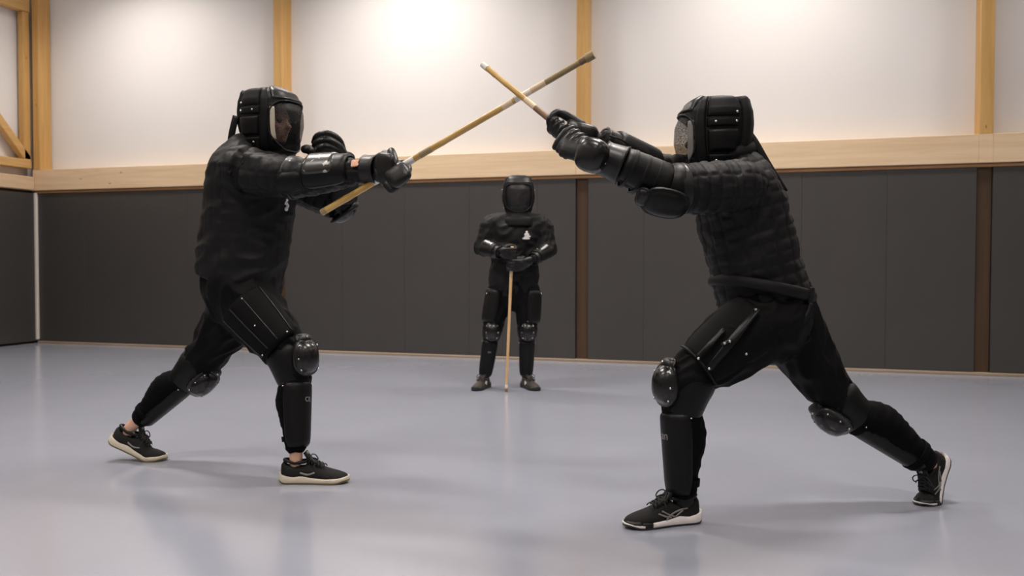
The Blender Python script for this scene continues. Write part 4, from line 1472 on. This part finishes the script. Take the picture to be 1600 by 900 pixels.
    mk('cuff_strap', ribbon(G(), [(-0.605,3.280,1.493), (-0.561,3.282,1.477), (-0.527,3.302,1.454), (-0.523,3.324,1.440), (-0.556,3.325,1.439)], CAMD, 0.012, 0.005), M['pad'], gl, base)
    # legs
    fl = nrm(F * 0.95 + CAMD * 0.25)
    knee(P, base, np.array((-0.358,3.380,0.539)) + fl * 0.050, nrm(fl + arr(0, 0, 0.05)), arr(0, 0, 1), 0.060, 0.080, 0.052, slv=(lerp(LH, LK, .84), lerp(LK, LA, .30), .096, .080, .088))
    leg_gear(P, base, LK, LA, nrm(F * 0.85 + CAMD * 0.4), .070, .075, ('an', 76, 0.046), 0.03, 0.005)
    T2 = nrm(np.array(RA) - np.array(RK))
    fr = nrm(F - T2 * (F @ T2))
    knee(P, base, np.array((0.254,3.822,0.393)) + fr * 0.052, nrm(fr + CAMD * 0.15), -T2, 0.060, 0.080, 0.052, slv=(lerp(RH, RK, .86), lerp(RK, RA, .24), .094, .078, .086))
    leg_gear(P, base, RK, RA, nrm(fr - 0.45 * CAMD), .066, .080, None, 0.012, 0.02)
    dn = nrm(np.array(LA) - np.array(LK))
    mk('sock', G().tube([np.array(LA) - dn * 0.05, np.array(LA) - dn * 0.01, np.array(LA) + dn * 0.03], [.043, .041, .042], F, n=20, k=3), M['sock'], P, base)
    shoe(P, tfL, base, 'white')
    shoe(P, tfR, base, 'white')
    return P
fencer_right()


# ---- third fencer, standing by the back wall with the stick upright before him
def fencer_back():
    F = nrm(CAMD + 0.02 * np.array(CR) * arr(1, 1, 0))
    R_ = arr(F[1], -F[0], 0)                   # his right = left in the picture
    base = np.array((-2.065,6.686,0.0))
    hc = np.array((-1.978,6.712,1.557))
    hf = nrm(F + arr(0, 0, -0.06))
    hu = arr(0, 0, 1)
    torso = [((-2.010,6.700,0.708), .15, .11), ((-2.012,6.703,0.838), .205, .135), ((-2.008,6.708,0.993), .198, .140), ((-2.004,6.713,1.133), .195, .142), ((-2.000,6.718,1.252), .208, .140), ((-1.991,6.723,1.330), .205, .122), ((-1.987,6.726,1.382), .14, .10), ((-1.982,6.728,1.418), .09, .09)]
    tfR = shoe_tf((-2.248,6.515,0.0), nrm(F + 0.42 * R_), 0, 0, 0.95)
    tfL = shoe_tf((-1.833,6.645,0.0), nrm(F - 0.42 * R_), 0, 0, 0.95)
    RA, RF = ankle(tfR)
    LA, LF = ankle(tfL)
    RS, RE, RW = (-2.190,6.663,1.319), (-2.246,6.619,1.138), (-2.058,6.487,1.094)
    LS, LE, LW = (-1.798,6.781,1.320), (-1.744,6.761,1.123), (-1.811,6.560,1.044)
    RH, RK = (-2.115,6.670,0.786), (-2.168,6.614,0.467)
    LH, LK = (-1.907,6.733,0.786), (-1.896,6.696,0.467)
    P = body('person', 'third fencer in black standing by the wall with a stick upright before him', base, F, torso, hc, hf, hu,
             [(RS, RE, RW), (LS, LE, LW)], [(RH, RK, RA), (LH, LK, LA)], [RF, LF], voxel=0.012)
    g = G()
    g.tube([q[0] for q in torso], [(q[1], q[2]) for q in torso], F, n=28, k=5)
    for s_, e_, w_ in ((RS, RE, RW), (LS, LE, LW)):
        g.tube([lerp(torso[-3][0], s_, 0.4), s_, lerp(s_, e_, 0.5), e_, lerp(e_, w_, 0.2), lerp(e_, w_, 0.9)], [.10, .088, .078, .070, .066, .050], F, n=20, k=4)
    q = quilted([(RS, RE, F, .09), (RE, RW, F, .07), (LS, LE, F, .09), (LE, LW, F, .07)], (torso[0][0], torso[-1][0], F, .2), 0.05, 0.004, 0.008, 3.0, 0.010, 30, 0.3)
    jk = mk('jacket', fuse(g, 0.011, 3, q, [(np.array((-2.011,6.701,0.750)), (0, 0, 1))]), M['cloth'], P, base)
    md = jk.modifiers.new('s', 'SOLIDIFY')
    md.thickness = 0.010
    # chest emblem: pale stacked tiers under a peak
    ec = np.array((-1.875,6.599,1.232))
    er, eu = nrm(np.array(CR)), arr(0, 0, 1)
    g = G()
    for dx, dz, a, b2 in ((-0.004, -0.024, 0.030, 0.009), (0.006, -0.008, 0.026, 0.008), (0.0, 0.008, 0.020, 0.010), (0.0, 0.024, 0.009, 0.012)):
        g.sq(ec + er * dx + eu * dz, er * a, eu * b2, F * 0.010, 0.7, 14, 8)
    mk('emblem', g, M['whitelogo'], jk, base)
    mk('sleeve_tab', G().sq(np.array((-1.738,6.735,1.276)), er * 0.008, eu * 0.012, F * 0.01, 0.6), M['whitelogo'], jk, base)
    # trousers
    g = G()
    g.tube([(-2.012,6.705,0.915), (-2.011,6.702,0.812), (-2.011,6.700,0.729)], [(.185, .125), (.195, .13), (.18, .12)], F, n=24, k=5)
    for h_, k_, a_ in ((RH, RK, RA), (LH, LK, LA)):
        g.tube([h_, lerp(h_, k_, .3), lerp(h_, k_, .7), k_, lerp(k_, a_, .2)], [.105, .105, .092, .074, .066], F, n=22, k=5)
    segs = [(RH, RK, F, .1), (LH, LK, F, .1)]
    tr = mk('trousers', fuse(g, 0.011, 3, lambda V, Nn: folds(V, segs, 0.010, 9, 1.4, 2.0, 0.8)), M['trouser'], P, base)
    for h_, k_, sg in ((RH, RK, 1), (LH, LK, -1)):
        o_ = nrm(F * 0.5 + R_ * sg)
        mk('thigh_pad', plate(G(), lerp(h_, k_, .0), lerp(h_, k_, .82), .108, .094, o_, 20, 160, 0.010, 14, 16, 0.2, 0.003, -0.02), M['pad'], tr, base)
        mk('buckle', G().sph(lerp(h_, k_, .05) + o_ * 0.121, 0.007, 8, 5), M['metal'], tr, base)
    # mask with a flaring bib
    gb = G().tube([hc + arr(0, 0, -0.10), hc + arr(0, 0, -0.15), hc + arr(0, 0, -0.185), hc + F * 0.004 + arr(0, 0, -0.215), hc + F * 0.006 + arr(0, 0, -0.250)], [(.095, .10), (.105, .11), (.118, .122), (.130, .132), (.134, .136)], F, n=28, k=4, cap='flat')
    mask(P, hc, hf, hu, base, 1.0, None, bib=gb, lining='mask_cloth', wire='wire_dense')
    # arm guards and gloves
    for e_, w_, mt in ((RE, RW, 'plastic'), (LE, LW, 'plastic')):
        T = nrm(np.array(w_) - np.array(e_))
        o_ = nrm(F * 0.7 + arr(0, 0, 0.7))
        fg = mk('forearm_guard', plate(G(), lerp(e_, w_, .18), lerp(e_, w_, .85), .072, .056, o_, -20, 200, 0.008), M['pad'], P, base)
        mk('guard_plate', plate(G(), lerp(e_, w_, .25), lerp(e_, w_, .75), .080, .064, o_, 60, 120, 0.006), M['plastic'], fg, base)
        knee(P, base, np.array(e_) - T * 0.055, -T, arr(0, 0, 1), 0.045, 0.055, 0.03, name='elbow_pad', rv=False)
    top, foot = np.array((-1.952,6.458,1.143)), np.array((-2.007,6.481,0.0))
    ax = nrm(top - foot)
    pR = top - ax * 0.055
    g, d = grip(pR, ax, np.array(RW), 1, 0.012, 0.0135, 0.0235, e1=-np.array(CR) - 0.3 * CAMD * -1)
    gl = mk('glove', fuse(g, 0.005, 2), M['leather'], P, base)
    mk('cuff', cuff(G(), lerp(RE, RW, .72), np.array(RW), .056, .050, 0.007, F, 0.004), M['leather'], gl, base)
    mk('hand_guard', G().sq(np.array(RW) * 0.35 + d['kc'] * 0.65 + arr(0, 0, 0.012), np.array(CR) * 0.040, F * 0.034, arr(0, 0, 0.036), 0.7), M['leather'], gl, base)
    pL = top - ax * 0.145
    g, d = grip(pL, ax, np.array(LW), -1, 0.012, 0.0135, 0.0235, e1=np.array(CR) + 0.3 * CAMD * -1)
    gl = mk('glove', fuse(g, 0.005, 2), M['leather'], P, base)
    mk('cuff', cuff(G(), lerp(LE, LW, .72), np.array(LW), .056, .050, 0.007, F, 0.004), M['leather'], gl, base)
    mk('hand_guard', G().sq(np.array(LW) * 0.4 + d['kc'] * 0.6 + arr(0, 0, 0.008), np.array(CR) * 0.038, F * 0.032, arr(0, 0, 0.034), 0.7), M['leather'], gl, base)
    # knees, shins, shoes
    for h_, k_, a_, tf, tx in ((RH, RK, RA, tfR, ('an', 95, 0.030)), (LH, LK, LA, tfL, None)):
        knee(P, base, np.array(k_) + F * 0.066, F, arr(0, 0, 1), 0.055, 0.072, 0.040, slv=(lerp(h_, k_, .86), lerp(k_, a_, .2), .085, .075, .080))
        leg_gear(P, base, k_, a_, F, .060, .060, tx, 0.0, 0.0)
        shoe(P, tf, base, 'brown')
    return P
fencer_back()


# ---------------------------------------------------------------- sticks
def stick(label, A, B, rA, rB, mat, bands, nodes, tip=None):
    """cane with raised nodes; bands of tape and an end cap are its parts"""
    A, B = np.asarray(A, float), np.asarray(B, float)
    L = np.linalg.norm(B - A)
    g = G()
    ts, rs = [], []
    for t in np.linspace(0, 1, 60):
        ts.append((0, 0, t * L))
    for t in np.linspace(0, 1, 60):
        r = rA * (1 - t) + rB * t
        bump = sum(math.exp(-((t - q) * L / 0.008) ** 2) for q in nodes)
        rs.append(r * (1 + 0.10 * bump))
    g.tube(ts, rs, (0, 1, 0), n=16, k=1, cap='flat')
    o = mk('rattan_stick', g, M[mat], None, (0, 0, 0))
    z = nrm(B - A)
    q = Vector((0, 0, 1)).rotation_difference(Vector(z))
    o.rotation_mode = 'QUATERNION'
    o.rotation_quaternion = q
    o.location = A
    tag(o, label, 'stick', 'rattan fencing sticks')
    for nm, t0, t1, mt, ex in bands:
        g = G()
        n_ = max(2, int((t1 - t0) * L / 0.02))
        pts = [(0, 0, (t0 + (t1 - t0) * k / n_) * L) for k in range(n_ + 1)]
        rr = [(rA * (1 - p[2] / L) + rB * p[2] / L) + ex for p in pts]
        g.tube(pts, rr, (0, 1, 0), n=16, k=1, cap='flat')
        mk(nm, g, M[mt], o, angle=50)
    return o
stick('long yellow stick held one-handed by the fencer on the left', (-1.933,3.456,1.232), (-0.702,3.385,1.825), 0.0150, 0.0118, 'cane',
      [('tape', 0.215, 0.245, 'tape', 0.0009), ('tape', 0.335, 0.372, 'tape', 0.0009), ('tape', 0.395, 0.44, 'olive_tape', 0.0006), ('tape', 0.70, 0.735, 'cream_tape', 0.0007),
       ('tape', 0.745, 0.80, 'tape', 0.0007), ('tape', 0.80, 0.85, 'cream_tape', 0.0007), ('tape', 0.85, 0.975, 'olive_tape', 0.0007), ('tape', 0.965, 0.995, 'brown_tape', 0.0025), ('end_cap', 0.985, 1.012, 'olive_tape', 0.006), ('tape', 0.0, 0.02, 'olive_tape', 0.0006)],
      [0.1, 0.3, 0.47, 0.60, 0.68])
stick('yellow stick with a white taped tip held two-handed by the fencer on the right', (-0.578,3.175,1.353), (-1.175,3.462,1.838), 0.0125, 0.0112, 'cane',
      [('tape', 0.962, 1.006, 'tape', 0.0016), ('tape', 0.43, 0.56, 'brown_tape', 0.0008), ('tape', 0.56, 0.64, 'cream_tape', 0.0006), ('tape', 0.36, 0.43, 'tape', 0.0006), ('tape', 0.1, 0.36, 'cream_tape', 0.0006)],
      [0.70, 0.80, 0.9])
stick('pale upright stick resting on the floor before the standing fencer', (-2.007,6.481,0.0), (-1.952,6.458,1.143), 0.0105, 0.0118, 'cane_pale',
      [('tip', 0.0, 0.022, 'brown_tape', 0.0008), ('tape', 0.03, 0.05, 'tape', 0.0006), ('tape', 0.80, 0.86, 'cream_tape', 0.0008)], [0.16, 0.33, 0.5, 0.64, 0.78])
